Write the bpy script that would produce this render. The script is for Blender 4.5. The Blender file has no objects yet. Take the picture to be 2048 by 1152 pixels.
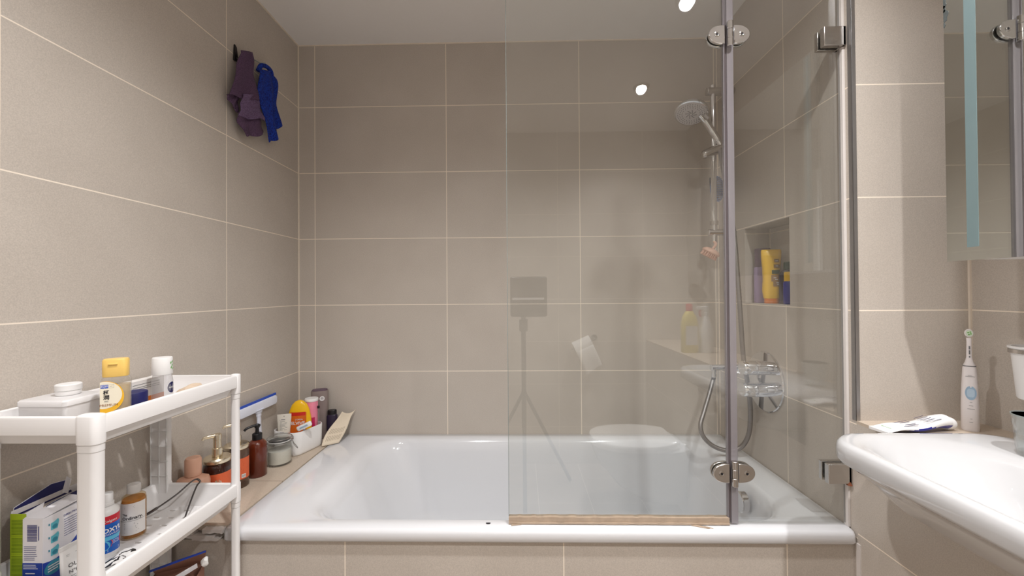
import bpy, math, random
from math import sin, cos, pi, atan2, radians
from mathutils import Matrix, Vector

random.seed(7)
S = bpy.context.scene
COL = S.collection

# ------------------------------------------------------------------ camera
CZ = 1.22                                   # eye height
cam_d = bpy.data.cameras.new('camera')
cam = bpy.data.objects.new('camera', cam_d)
COL.objects.link(cam)
S.camera = cam
cam_d.sensor_fit = 'HORIZONTAL'
cam_d.sensor_width = 36.0
cam_d.lens = 801.12 / 2048 * 36.0
cam_d.clip_start = 0.02
yaw, pitch, roll = 0.0197, 0.0081, -0.0068
fwd = Vector((-sin(yaw) * cos(pitch), cos(yaw) * cos(pitch), sin(pitch)))
rgt = Vector((cos(yaw), sin(yaw), 0))
upv = rgt.cross(fwd)
r2 = cos(roll) * rgt + sin(roll) * upv
u2 = -sin(roll) * rgt + cos(roll) * upv
cam.matrix_world = Matrix(((r2.x, u2.x, -fwd.x, 0), (r2.y, u2.y, -fwd.y, 0), (r2.z, u2.z, -fwd.z, CZ), (0, 0, 0, 1)))

# ------------------------------------------------------------------ world, exposure
w = bpy.data.worlds.new('world')
S.world = w
w.use_nodes = True
w.node_tree.nodes['Background'].inputs[0].default_value = (1.0, 0.97, 0.93, 1)
w.node_tree.nodes['Background'].inputs[1].default_value = 0.03
S.view_settings.view_transform = 'Standard'
S.view_settings.look = 'None'
S.view_settings.exposure = 1.14
S.view_settings.gamma = 1.0
S.view_settings.use_curve_mapping = False

# ------------------------------------------------------------------ room numbers
XL, XR, YB, ZC = -1.004, 0.886, 1.80, 2.347   # left wall, shower right wall, back wall, ceiling
YF, XS, YR = 1.078, 1.184, -0.62              # end of the shower wall, far side wall, rear wall
ZL = 0.872                                    # boxed ledge behind the basin
RZ = 0.58                                     # bath rim
YG = 1.112                                    # glass screen
XT, YT = -0.812, 1.075                        # left end and front of the bath

# ------------------------------------------------------------------ downlights (lamp + fitting built below)
LAMP_SPOTS = [(0.68, -0.00, 40), (0.655, 0.668, 17), (-0.35, -0.05, 14), (-0.30, 0.62, 28)]
LAMP_COL = (1.0, 0.985, 0.985)

# ------------------------------------------------------------------ helpers: materials
def lin(c):
    return c / 12.92 if c <= 0.04045 else ((c + 0.055) / 1.055) ** 2.4
def rgb(r, g, b):
    return (lin(r / 255), lin(g / 255), lin(b / 255), 1)

def new_mat(name):
    m = bpy.data.materials.new(name)
    m.use_nodes = True
    return m, m.node_tree.nodes, m.node_tree.links

def pm(name, col, rough=0.4, metal=0.0, trans=0.0, coat=0.0, sss=0.0, vary=0.03, scale=60, bump=0.0, ior=1.45):
    m, N, L = new_mat(name)
    b = N['Principled BSDF']
    b.inputs['Roughness'].default_value = rough
    b.inputs['Metallic'].default_value = metal
    b.inputs['Transmission Weight'].default_value = trans
    b.inputs['Coat Weight'].default_value = coat
    b.inputs['IOR'].default_value = ior
    if sss:
        b.inputs['Subsurface Weight'].default_value = sss
        b.inputs['Subsurface Scale'].default_value = 0.01
    tc = N.new('ShaderNodeTexCoord')
    nz = N.new('ShaderNodeTexNoise')
    nz.inputs['Scale'].default_value = scale
    nz.inputs['Detail'].default_value = 3
    L.new(tc.outputs['Object'], nz.inputs['Vector'])
    mx = N.new('ShaderNodeMix')
    mx.data_type = 'RGBA'
    mx.inputs[6].default_value = tuple(c * (1 - vary) for c in col[:3]) + (1,)
    mx.inputs[7].default_value = tuple(min(1, c * (1 + vary)) for c in col[:3]) + (1,)
    L.new(nz.outputs[0], mx.inputs[0])
    L.new(mx.outputs[2], b.inputs['Base Color'])
    if bump:
        bp = N.new('ShaderNodeBump')
        bp.inputs['Strength'].default_value = bump
        bp.inputs['Distance'].default_value = 0.002
        L.new(nz.outputs[0], bp.inputs['Height'])
        L.new(bp.outputs[0], b.inputs['Normal'])
    return m

def thin_glass(name, tint, ior=1.5, rough=0.0, body=None, body_amt=0.0):
    """Sheet glass or clear plastic: Fresnel mirror over a tinted clear layer, with some milky body when asked."""
    m, N, L = new_mat(name)
    N.remove(N['Principled BSDF'])
    out = N['Material Output']
    tr = N.new('ShaderNodeBsdfTransparent')
    tr.inputs[0].default_value = tint
    gl = N.new('ShaderNodeBsdfGlossy')
    gl.inputs['Roughness'].default_value = rough
    fr = N.new('ShaderNodeFresnel')
    # both faces of the sheet reflect alike: the back face is given the inverse index
    ge = N.new('ShaderNodeNewGeometry')
    mi = N.new('ShaderNodeMix'); mi.data_type = 'FLOAT'
    mi.inputs[2].default_value = ior; mi.inputs[3].default_value = 1 / ior
    L.new(ge.outputs['Backfacing'], mi.inputs[0])
    L.new(mi.outputs[0], fr.inputs[0])
    mx = N.new('ShaderNodeMixShader')
    L.new(fr.outputs[0], mx.inputs[0])
    src = tr.outputs[0]
    if body is not None:
        df = N.new('ShaderNodeBsdfDiffuse')
        df.inputs[0].default_value = body
        m2 = N.new('ShaderNodeMixShader')
        m2.inputs[0].default_value = body_amt
        L.new(tr.outputs[0], m2.inputs[1])
        L.new(df.outputs[0], m2.inputs[2])
        src = m2.outputs[0]
    L.new(src, mx.inputs[1])
    L.new(gl.outputs[0], mx.inputs[2])
    L.new(mx.outputs[0], out.inputs[0])
    return m

def tile_mat(name, ua, va, u0, v0, uw=0.6, vw=0.3, grout=0.003, base=(200, 191, 181), rough=0.42, ucut=None, gcol=(248, 236, 220)):
    """Large stoneware tiles laid in a stack: grout lines every uw along axis ua and vw along axis va."""
    m, N, L = new_mat(name)
    b = N['Principled BSDF']
    b.inputs['Roughness'].default_value = rough
    b.inputs['Specular IOR Level'].default_value = 0.35
    tc = N.new('ShaderNodeTexCoord')
    sp = N.new('ShaderNodeSeparateXYZ')
    L.new(tc.outputs['Object'], sp.inputs[0])
    def mth(op, a, bv=None):
        n = N.new('ShaderNodeMath'); n.operation = op
        for i, v in enumerate((a, bv)):
            if v is None: continue
            if isinstance(v, (int, float)): n.inputs[i].default_value = v
            else: L.new(v, n.inputs[i])
        return n.outputs[0]
    def line(axis, o, wd):
        x = mth('DIVIDE', mth('SUBTRACT', sp.outputs[axis], o), wd)
        f = mth('ABSOLUTE', mth('SUBTRACT', x, mth('ROUND', x)))
        return mth('LESS_THAN', mth('MULTIPLY', f, wd), grout / 2)
    lines = []
    if ua is not None: lines.append(line(ua, u0, uw))
    if va is not None: lines.append(line(va, v0, vw))
    mask = lines[0] if len(lines) == 1 else mth('MAXIMUM', lines[0], lines[1])
    n1 = N.new('ShaderNodeTexNoise'); n1.inputs['Scale'].default_value = 420; n1.inputs['Detail'].default_value = 2
    n2 = N.new('ShaderNodeTexNoise'); n2.inputs['Scale'].default_value = 5; n2.inputs['Detail'].default_value = 4
    n3 = N.new('ShaderNodeTexVoronoi'); n3.inputs['Scale'].default_value = 150
    for n in (n1, n2, n3): L.new(tc.outputs['Object'], n.inputs['Vector'])
    c = rgb(*base)
    r1 = N.new('ShaderNodeValToRGB')
    r1.color_ramp.elements[0].position = 0.3; r1.color_ramp.elements[1].position = 0.7
    r1.color_ramp.elements[0].color = tuple(x * 0.90 for x in c[:3]) + (1,)
    r1.color_ramp.elements[1].color = tuple(x * 1.08 for x in c[:3]) + (1,)
    L.new(n1.outputs[0], r1.inputs[0])
    m1 = N.new('ShaderNodeMix'); m1.data_type = 'RGBA'; m1.blend_type = 'MULTIPLY'
    r2_ = N.new('ShaderNodeValToRGB')
    r2_.color_ramp.elements[0].position = 0.3; r2_.color_ramp.elements[1].position = 0.7
    r2_.color_ramp.elements[0].color = (0.96, 0.955, 0.95, 1); r2_.color_ramp.elements[1].color = (1.03, 1.03, 1.03, 1)
    L.new(n2.outputs[0], r2_.inputs[0])
    m1.inputs[0].default_value = 1
    L.new(r1.outputs[0], m1.inputs[6]); L.new(r2_.outputs[0], m1.inputs[7])
    # sparse dark flecks
    fl = mth('LESS_THAN', n3.outputs['Distance'], 0.10)
    m2 = N.new('ShaderNodeMix'); m2.data_type = 'RGBA'
    L.new(mth('MULTIPLY', fl, 0.10), m2.inputs[0])
    L.new(m1.outputs[2], m2.inputs[6]); m2.inputs[7].default_value = rgb(110, 95, 82)
    m3 = N.new('ShaderNodeMix'); m3.data_type = 'RGBA'
    L.new(mask, m3.inputs[0]); L.new(m2.outputs[2], m3.inputs[6]); m3.inputs[7].default_value = rgb(*gcol)
    L.new(m3.outputs[2], b.inputs['Base Color'])
    bp = N.new('ShaderNodeBump'); bp.inputs['Strength'].default_value = 0.25; bp.inputs['Distance'].default_value = 0.001
    bp.invert = True
    L.new(mask, bp.inputs['Height']); L.new(bp.outputs[0], b.inputs['Normal'])
    rr = mth('ADD', mth('MULTIPLY', mask, 0.4), rough)
    L.new(rr, b.inputs['Roughness'])
    return m

Z0 = CZ - 0.0573        # a grout course
T_back = tile_mat('tile_back', 0, 2, -0.9284, Z0)
T_side = tile_mat('tile_side', 1, 2, 1.352, Z0)
T_face = tile_mat('tile_face', None, 2, 0, Z0)
T_panel = tile_mat('tile_panel', 0, None, 0.113, 0, uw=0.594)
T_box = tile_mat('tile_box', 1, 2, 0.52, Z0 - 0.6 + 0.012)
T_ledge = tile_mat('tile_ledge', 1, None, 1.352, 0, base=(200, 185, 168), gcol=(150, 132, 116))
T_floor = tile_mat('tile_floor', 0, 1, 0.1, 0.2, 0.3, 0.3, base=(160, 146, 132))
M = {}
M['ceil'] = pm('ceiling_paint', rgb(242, 239, 236), 0.85, vary=0.01)
M['enamel'] = pm('enamel', rgb(226, 227, 230), 0.12, coat=0.4, vary=0.005)
M['porcelain'] = pm('porcelain', rgb(202, 202, 203), 0.08, coat=0.5, vary=0.005)
M['chrome'] = pm('chrome', (0.75, 0.75, 0.76, 1), 0.07, 1.0, vary=0.02)
M['nickel'] = pm('satin_nickel', (0.60, 0.575, 0.55, 1), 0.22, 1.0, vary=0.03)
M['steel'] = pm('trim_steel', (0.42, 0.41, 0.41, 1), 0.42, 1.0, vary=0.05)
M['glass'] = thin_glass('screen_glass', (0.985, 0.995, 0.99, 1), 1.9)
M['glass_edge'] = pm('glass_edge', rgb(140, 150, 148), 0.1, vary=0.02)
M['seal'] = thin_glass('seal_strip', (.78, .78, .80, 1), 1.5, .12, body=rgb(168, 162, 166), body_amt=.55)
M['seal_dark'] = pm('seal_shadow_gap', rgb(92, 84, 86), 0.25, vary=0.05)
M['seal_brown'] = pm('stained_seal', rgb(178, 158, 138), 0.4, vary=0.22, scale=45)
M['silicone'] = pm('silicone', rgb(222, 216, 212), 0.6, vary=0.02)
M['caulk'] = pm('caulk', rgb(240, 228, 212), 0.6, vary=0.05)
M['rust'] = pm('rust', rgb(110, 60, 35), 0.8, vary=0.3, scale=120)
M['white'] = pm('white_plastic', rgb(240, 239, 238), 0.3, vary=0.008)
M['white2'] = pm('white_matte', rgb(232, 231, 230), 0.5, vary=0.01)
M['black'] = pm('black_plastic', rgb(22, 21, 24), 0.3, vary=0.05)
M['grey'] = pm('grey_print', rgb(120, 120, 122), 0.6)
M['ink'] = pm('ink', rgb(40, 38, 42), 0.6)
M['navy'] = pm('navy', rgb(26, 28, 88), 0.5, vary=0.06)
M['blue'] = pm('blue', rgb(38, 84, 196), 0.35)
M['red'] = pm('red', rgb(208, 40, 56), 0.4)
M['label'] = pm('paper_label', rgb(228, 224, 220), 0.6, vary=0.01)

# ------------------------------------------------------------------ helpers: meshes
class MB:
    def __init__(s, xf=None):
        s.v, s.f, s.fm, s.mats, s.mi = [], [], [], [], 0
        s.xf = xf
        s.fn = None
    def mat(s, m):
        if m not in s.mats: s.mats.append(m)
        s.mi = s.mats.index(m); return s
    def add(s, vs, fs):
        o = len(s.v)
        for p in vs:
            p = Vector(p)
            if s.fn: p = Vector(s.fn(p))
            if s.xf is not None: p = s.xf @ p
            s.v.append(tuple(p))
        for f in fs:
            s.f.append([i + o for i in f]); s.fm.append(s.mi)
        return s
    def box(s, x0, x1, y0, y1, z0, z1):
        return s.add([(x0, y0, z0), (x1, y0, z0), (x1, y1, z0), (x0, y1, z0), (x0, y0, z1), (x1, y0, z1), (x1, y1, z1), (x0, y1, z1)],
                     [(0, 3, 2, 1), (4, 5, 6, 7), (0, 1, 5, 4), (1, 2, 6, 5), (2, 3, 7, 6), (3, 0, 4, 7)])
    def loft(s, rings, cap0=True, cap1=True, closed=False):
        n = len(rings[0]); vs = [p for r in rings for p in r]; fs = []
        R = len(rings)
        for i in range(R if closed else R - 1):
            a, b = i * n, ((i + 1) % R) * n
            for j in range(n):
                k = (j + 1) % n
                fs.append((a + j, a + k, b + k, b + j))
        if not closed:
            if cap0: fs.append(tuple(range(n - 1, -1, -1)))
            if cap1: fs.append(tuple(range((R - 1) * n, R * n)))
        return s.add(vs, fs)
    def lathe(s, prof, n=32, c=(0, 0, 0), sx=1, sy=1):
        rings = [[(c[0] + max(r, 1e-5) * sx * cos(2 * pi * j / n), c[1] + max(r, 1e-5) * sy * sin(2 * pi * j / n), c[2] + z) for j in range(n)] for r, z in prof]
        return s.loft(rings)
    def cyl(s, p0, p1, r, n=20, r1=None):
        return s.tube([p0, p1], [r, r if r1 is None else r1], n)
    def tube(s, path, r, n=12):
        P = [Vector(p) for p in path]
        rs = r if isinstance(r, (list, tuple)) else [r] * len(P)
        rings = []; prev = None
        for i, p in enumerate(P):
            t = (P[min(i + 1, len(P) - 1)] - P[max(i - 1, 0)]).normalized()
            if prev is None:
                a = Vector((0, 0, 1)) if abs(t.z) < 0.9 else Vector((1, 0, 0))
                u = t.cross(a).normalized()
            else:
                u = (prev - t * prev.dot(t)).normalized()
            prev = u; v = t.cross(u)
            rings.append([p + rs[i] * (u * cos(2 * pi * j / n) + v * sin(2 * pi * j / n)) for j in range(n)])
        return s.loft(rings)
    def prism(s, poly, h0, h1, axis='z'):
        """polygon (counter-clockwise) pushed from h0 to h1 along the axis"""
        def P(a, b, h):
            return {'z': (a, b, h), 'y': (a, h, b), 'x': (h, a, b)}[axis]
        return s.loft([[P(a, b, h0) for a, b in poly], [P(a, b, h1) for a, b in poly]])
    def plate(s, x0, x1, y0, y1, z0, z1, holes):
        xs = sorted({x0, x1} | {h[0] for h in holes} | {h[1] for h in holes})
        ys = sorted({y0, y1} | {h[2] for h in holes} | {h[3] for h in holes})
        nx, ny = len(xs), len(ys)
        sol = [[not any(h[0] - 1e-9 <= xs[i] and xs[i + 1] <= h[1] + 1e-9 and h[2] - 1e-9 <= ys[j] and ys[j + 1] <= h[3] + 1e-9 for h in holes)
                for j in range(ny - 1)] for i in range(nx - 1)]
        vs = [(x, y, z) for z in (z0, z1) for x in xs for y in ys]
        I = lambda i, j, k: k * nx * ny + i * ny + j
        fs = []
        ok = lambda i, j: 0 <= i < nx - 1 and 0 <= j < ny - 1 and sol[i][j]
        for i in range(nx - 1):
            for j in range(ny - 1):
                if not sol[i][j]: continue
                fs.append((I(i, j, 1), I(i + 1, j, 1), I(i + 1, j + 1, 1), I(i, j + 1, 1)))
                fs.append((I(i, j, 0), I(i, j + 1, 0), I(i + 1, j + 1, 0), I(i + 1, j, 0)))
                if not ok(i - 1, j): fs.append((I(i, j, 0), I(i, j, 1), I(i, j + 1, 1), I(i, j + 1, 0)))
                if not ok(i + 1, j): fs.append((I(i + 1, j, 0), I(i + 1, j + 1, 0), I(i + 1, j + 1, 1), I(i + 1, j, 1)))
                if not ok(i, j - 1): fs.append((I(i, j, 0), I(i + 1, j, 0), I(i + 1, j, 1), I(i, j, 1)))
                if not ok(i, j + 1): fs.append((I(i, j + 1, 0), I(i, j + 1, 1), I(i + 1, j + 1, 1), I(i + 1, j + 1, 0)))
        return s.add(vs, fs)
    def grid(s, fn, nu, nv):
        vs = [fn(i / nu, j / nv) for i in range(nu + 1) for j in range(nv + 1)]
        fs = [(i * (nv + 1) + j, (i + 1) * (nv + 1) + j, (i + 1) * (nv + 1) + j + 1, i * (nv + 1) + j + 1) for i in range(nu) for j in range(nv)]
        return s.add(vs, fs)
    def text(s, body, size, at, align='CENTER', bold=0.0, sx=1.0, rot=0.0):
        """lettering in the local x (right) / z (up) plane, facing -y, standing at (x, y, z)"""
        c = bpy.data.curves.new('lettering', 'FONT')
        c.body = body; c.size = size; c.align_x = align; c.align_y = 'CENTER'; c.offset = bold; c.resolution_u = 2
        o = bpy.data.objects.new('lettering', c)
        me = bpy.data.meshes.new_from_object(o)
        cr, sr = cos(rot), sin(rot)
        vs = [(at[0] + (v.co.x * sx * cr - v.co.y * sr), at[1], at[2] + (v.co.x * sx * sr + v.co.y * cr)) for v in me.vertices]
        s.add(vs, [tuple(p.vertices) for p in me.polygons])
        bpy.data.objects.remove(o); bpy.data.curves.remove(c); bpy.data.meshes.remove(me)
        return s
    def rect(s, x0, x1, z0, z1, y, n=1):
        """thin printed patch in the x/z plane"""
        vs = []; fs = []
        for i in range(n + 1):
            x = x0 + (x1 - x0) * i / n
            vs += [(x, y, z0), (x, y, z1)]
        for i in range(n): fs.append((2 * i, 2 * i + 2, 2 * i + 3, 2 * i + 1))
        return s.add(vs, fs)
    def lines(s, x0, x1, z0, z1, n, y, t=0.35, ragged=0.25, seg=1):
        """rows of small print too small to read, as fine bars"""
        h = (z1 - z0) / n
        for i in range(n):
            zc = z1 - (i + 0.5) * h
            s.rect(x0, x1 - (x1 - x0) * ragged * random.random(), zc - h * t / 2, zc + h * t / 2, y, seg)
        return s
    def build(s, name, mat=None, parent=None, loc=None, rotz=0.0, bevel=0.0, solid=0.0, smooth=40, seg=2, sub=0):
        if mat is not None and not s.mats: s.mats = [mat]
        me = bpy.data.meshes.new(name)
        me.from_pydata(s.v, [], s.f)
        for m in s.mats: me.materials.append(m)
        if len(s.mats) > 1: me.polygons.foreach_set('material_index', s.fm)
        me.polygons.foreach_set('use_smooth', [True] * len(s.f))
        me.update()
        me.set_sharp_from_angle(angle=radians(smooth))
        o = bpy.data.objects.new(name, me)
        COL.objects.link(o)
        if parent is not None: o.parent = parent
        if loc is not None: o.location = loc
        o.rotation_euler.z = rotz
        if solid:
            md = o.modifiers.new('thickness', 'SOLIDIFY'); md.thickness = solid; md.offset = 0
        if bevel:
            md = o.modifiers.new('edges', 'BEVEL'); md.width = bevel; md.segments = seg; md.limit_method = 'ANGLE'; md.angle_limit = radians(35)
        if sub:
            md = o.modifiers.new('round', 'SUBSURF'); md.levels = sub; md.render_levels = sub
        return o

def rring(x0, x1, y0, y1, r, z, n=8):
    """rounded rectangle, counter-clockwise"""
    r = min(r, (x1 - x0) / 2 - 1e-5, (y1 - y0) / 2 - 1e-5)
    out = []
    for cx, cy, a0 in ((x1 - r, y0 + r, -pi / 2), (x1 - r, y1 - r, 0), (x0 + r, y1 - r, pi / 2), (x0 + r, y0 + r, pi)):
        for i in range(n + 1):
            a = a0 + pi / 2 * i / n
            out.append((cx + r * cos(a), cy + r * sin(a), z))
    return out

def wrap(r, sy=None):
    """bend a flat x/z print round a cylinder of radius r about the z axis, centred on -y"""
    def f(p):
        a = -pi / 2 + p.x / r
        rr = r + (-p.y)
        return (rr * cos(a), rr * sin(a), p.z)
    return f

def tag(o, label, cat, group=None, kind=None):
    o['label'] = label; o['category'] = cat
    if group: o['group'] = group
    if kind: o['kind'] = kind
    return o

def thing(name, label, cat, loc=(0, 0, 0), rotz=0.0, group=None):
    o = bpy.data.objects.new(name, None)
    o.empty_display_size = 0.02
    COL.objects.link(o)
    o.location = loc; o.rotation_euler = (0, 0, rotz)
    return tag(o, label, cat, group)

def struct(name, mb, mat=None, label=None, **k):
    o = mb.build(name, mat, **k)
    o['kind'] = 'structure'
    if label: o['label'] = label; o['category'] = name.split('_')[0]
    return o

def face_cam(x, y):
    return atan2(-x, y)

def smooth_path(pts, n=8):
    """Catmull-Rom through the points"""
    P = [Vector(p) for p in pts]; out = []
    for i in range(len(P) - 1):
        p0, p1, p2, p3 = P[max(i - 1, 0)], P[i], P[i + 1], P[min(i + 2, len(P) - 1)]
        for j in range(n):
            t = j / n
            out.append(0.5 * ((2 * p1) + (p2 - p0) * t + (2 * p0 - 5 * p1 + 4 * p2 - p3) * t * t + (3 * p1 - p0 - 3 * p2 + p3) * t ** 3))
    out.append(P[-1]); return out

# ================================================================== SETTING
struct('floor', MB().box(XL - .1, XS + .1, YR - .1, YB + .1, -.1, 0), T_floor, 'beige tiled bathroom floor')
struct('ceiling', MB().box(XL - .1, XS + .1, YR - .1, YB + .1, ZC, ZC + .1), M['ceil'], 'plain white painted ceiling over the bath')
struct('wall_left', MB().box(XL - .1, XL, YR - .1, YB + .1, 0, ZC), T_side, 'left wall of large beige tiles behind the white shelf')
struct('wall_back', MB().box(XL, XR + .1, YB, YB + .1, 0, ZC), T_back, 'back wall of large beige tiles above the bath')
struct('wall_rear', MB().box(XL, XS + .1, YR - .1, YR, 0, ZC), T_back, 'rear tiled wall opposite the bath')
struct('wall_side', MB().box(XS, XS + .1, YR, YF, ZL, ZC), T_side, 'tiled side wall behind the mirror and basin')
# shower end wall with its recessed niche and the end face towards the basin
NY0, NY1, NZ0, NZ1, NX = 1.332, 1.593, 1.169, 1.458, 0.985
b = MB()
b.mat(T_side)
def quadx(b, x, y0, y1, z0, z1):
    b.add([(x, y0, z0), (x, y1, z0), (x, y1, z1), (x, y0, z1)], [(0, 3, 2, 1)])
quadx(b, XR, YF, NY0, 0, ZC); quadx(b, XR, NY1, YB, 0, ZC); quadx(b, XR, NY0, NY1, 0, NZ0); quadx(b, XR, NY0, NY1, NZ1, ZC)
b.mat(T_face)
quadx(b, NX, NY0, NY1, NZ0, NZ1)
b.add([(XR, NY0, NZ0), (NX, NY0, NZ0), (NX, NY0, NZ1), (XR, NY0, NZ1)], [(0, 3, 2, 1)])
b.add([(XR, NY1, NZ0), (NX, NY1, NZ0), (NX, NY1, NZ1), (XR, NY1, NZ1)], [(0, 1, 2, 3)])
b.add([(XR, NY0, NZ0), (NX, NY0, NZ0), (NX, NY1, NZ0), (XR, NY1, NZ0)], [(0, 1, 2, 3)])
b.add([(XR, NY0, NZ1), (NX, NY0, NZ1), (NX, NY1, NZ1), (XR, NY1, NZ1)], [(0, 3, 2, 1)])
b.mat(T_face)
b.add([(XR, YF, 0), (XS + .1, YF, 0), (XS + .1, YF, ZC), (XR, YF, ZC)], [(0, 1, 2, 3)])
b.add([(XS + .1, YF, 0), (XS + .1, YB, 0), (XS + .1, YB, ZC), (XS + .1, YF, ZC)], [(0, 1, 2, 3)])
b.add([(XR, YB, 0), (XS + .1, YB, 0), (XS + .1, YB, ZC), (XR, YB, ZC)], [(0, 3, 2, 1)])
struct('wall_right', b, None, 'tiled shower end wall on the right with a recessed niche', smooth=5)
# grout lines in the niche corners and along the room corners
b = MB()
b.box(NX - .003, NX, NY1 - .004, NY1, NZ0, NZ1); b.box(NX - .003, NX, NY0, NY1, NZ1 - .02, NZ1 - .017)
b.box(XR, NX, NY1 - .0025, NY1, NZ1 - .02, NZ1 - .017)
struct('trim_1', b, M['caulk'], 'pale grout lines inside the shower niche')
b = MB()
b.box(XL, XL + .004, YB - .004, YB, RZ, ZC); b.box(XL, XR, YB - .004, YB, ZC - .004, ZC); b.box(XL, XL + .004, YT, YB, ZC - .004, ZC)
b.box(XS - .005, XS, YF - .005, YF, ZL, ZC); b.box(XR - .003, XR, YB - .003, YB, RZ, ZC)
struct('trim_2', b, M['caulk'], 'pale sealant along the tiled room corners')
b = MB(); b.box(XR - .0015, XR + .009, YF - .002, YF, ZL, ZC); b.box(XR - .0015, XR, YF - .002, YF + .012, ZL, ZC)
struct('trim_3', b, M['steel'], 'brushed steel corner strip between shower wall and basin alcove', bevel=.0006)
b = MB(); b.box(XR - .007, XR, YG - .012, YG + .004, RZ, ZC)
struct('trim_4', b, M['silicone'], 'white silicone bead where the glass meets the tiled wall', bevel=.001)
b = MB(); b.box(XR - .003, XR + .001, YT - .006, YT + .006, 0, RZ - .03)
struct('trim_5', b, M['silicone'], 'white silicone joint between bath panel and basin wall')
# boxed-in lower wall with the ledge round the basin cut-out
BX0, BX1, BY0, BY1, BZ = XR, 1.118, .395, .962, .733
b = MB(); b.mat(T_box)
b.box(XR, XS + .1, YR, YF, 0, BZ)
for x0, x1, y0, y1 in ((XR, XS + .1, BY1, YF), (XR, XS + .1, YR, BY0), (BX1, XS + .1, BY0, BY1)):
    b.box(x0, x1, y0, y1, BZ, ZL - .008)
b.mat(T_ledge)
for x0, x1, y0, y1 in ((XR, XS + .1, BY1, YF), (XR, XS + .1, YR, BY0), (BX1, XS + .1, BY0, BY1)):
    b.box(x0, x1, y0, y1, ZL - .008, ZL)
struct('wall_boxing', b, None, 'low boxed tiled wall with ledge carrying the basin', smooth=20)
# ledge left of the bath and the tiled bath panel
b = MB(); b.mat(T_panel); b.box(XL, XT, YT + .03, YB, 0, RZ - .016); b.mat(T_ledge); b.box(XL, XT, YT + .02, YB, RZ - .014, RZ)
struct('trim_6', b, None, 'tiled ledge between the bath and the left wall', smooth=20)
struct('wall_bath_panel', MB().box(XL, XR, YT + .012, YT + .03, 0, RZ - .035), T_panel, 'tiled panel closing the front of the bath')
# broken ledge front: chipped mortar layers under the ledge edge
b = MB()
for x0, x1, z0, z1, d in ((-.985, -.90, .560, .566, .010), (-.96, -.84, .552, .559, .013), (-.90, -.825, .545, .552, .012), (-.87, -.815, .566, .576, .016)):
    n = 9
    top = [(x0 + (x1 - x0) * i / n, z1 + random.uniform(-.0015, .0015)) for i in range(n + 1)]
    bot = [(x0 + (x1 - x0) * i / n, z0 + random.uniform(-.002, .002)) for i in range(n, -1, -1)]
    b.prism(bot[::-1] + top[::-1], YT + .012 - d * .5, YT + .03, 'y')
struct('trim_7', b, M['silicone'], 'chipped mortar along the broken front edge of the ledge')
# door in the rear wall (behind the photographer)
d = thing('door_1', 'white flush door in the rear wall', 'door', (-.55, YR, 0))
d['kind'] = 'structure'
b = MB(); b.box(-.38, .38, .001, .035, .003, 2.0); b.build('door_leaf', M['white'], d, bevel=.002)
b = MB(); b.box(-.43, -.385, .001, .05, 0, 2.05); b.box(.385, .43, .001, .05, 0, 2.05); b.box(-.385, .385, .001, .05, 2.005, 2.05); b.build('door_frame', M['white'], d, bevel=.003)
b = MB(); b.cyl((.33, .035, 1.0), (.33, .075, 1.0), .01); b.cyl((.335, .07, 1.0), (.23, .07, 1.0), .008); b.build('door_handle', M['nickel'], d)

# ================================================================== LIGHT FITTINGS
glow = bpy.data.materials.new('lamp_glow'); glow.use_nodes = True
glow.node_tree.nodes.remove(glow.node_tree.nodes['Principled BSDF'])
em = glow.node_tree.nodes.new('ShaderNodeEmission'); em.inputs[0].default_value = LAMP_COL + (1,); em.inputs[1].default_value = 45
glow.node_tree.links.new(em.outputs[0], glow.node_tree.nodes['Material Output'].inputs[0])
names = ['over the toilet side', 'nearest the glass screen on the right', 'by the door', 'above the white shelf side']
for (x, y, pw), nm in zip(LAMP_SPOTS, names):
    t = thing('ceiling_downlight', 'round recessed ceiling downlight ' + nm, 'ceiling light', (x, y, ZC), 0, 'ceiling downlights')
    b = MB(); b.lathe([(.0225, -.001), (.0225, -.004), (.030, -.007), (.042, -.005), (.045, 0), (.044, .002), (.0235, .002), (.0225, -.001)], 32); b.build('bezel', M['nickel'], t)
    b = MB(); b.lathe([(0, -.0005), (.022, -.0005), (.022, -.002), (0, -.002)], 32); b.build('lamp_face', glow, t)
    ld = bpy.data.lights.new('downlight_beam', 'SPOT'); ld.energy = pw; ld.color = LAMP_COL; ld.spot_size = radians(140); ld.spot_blend = 1.0; ld.shadow_soft_size = .026
    lo = bpy.data.objects.new('downlight_beam', ld); COL.objects.link(lo); lo.parent = t; lo.location = (0, 0, -.012)

# ================================================================== BATH
b = MB()
R = lambda x0, x1, y0, y1, r, z: rring(x0, x1, y0, y1, r, z, 10)
x1 = XR - .002
y1 = YB - .001
rings = [R(XT + .03, x1 - .03, YT + .033, y1 - .03, .02, RZ - .036),
         R(XT, x1, YT + .004, y1, .012, RZ - .034), R(XT, x1, YT, y1, .012, RZ - .028), R(XT, x1, YT, y1, .014, RZ - .010),
         R(XT + .002, x1 - .001, YT + .003, y1 - .001, .016, RZ - .003), R(XT + .008, x1 - .004, YT + .010, y1 - .004, .02, RZ + .0005),
         R(XT + .05, x1 - .04, YT + .03, y1 - .03, .06, RZ), R(XT + .15, .775, YT + .052, y1 - .055, .13, RZ - .001),
         R(XT + .17, .767, YT + .057, y1 - .061, .135, RZ - .005), R(XT + .19, .760, YT + .061, y1 - .067, .14, RZ - .016),
         R(XT + .215, .755, YT + .066, y1 - .073, .14, RZ - .05), R(XT + .27, .735, YT + .075, y1 - .085, .14, RZ - .16),
         R(XT + .33, .715, YT + .088, y1 - .10, .13, RZ - .28), R(XT + .38, .69, YT + .11, y1 - .12, .12, RZ - .345), R(XT + .45, .64, YT + .16, y1 - .17, .10, RZ - .375)]
b.loft(rings, cap0=False)
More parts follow.
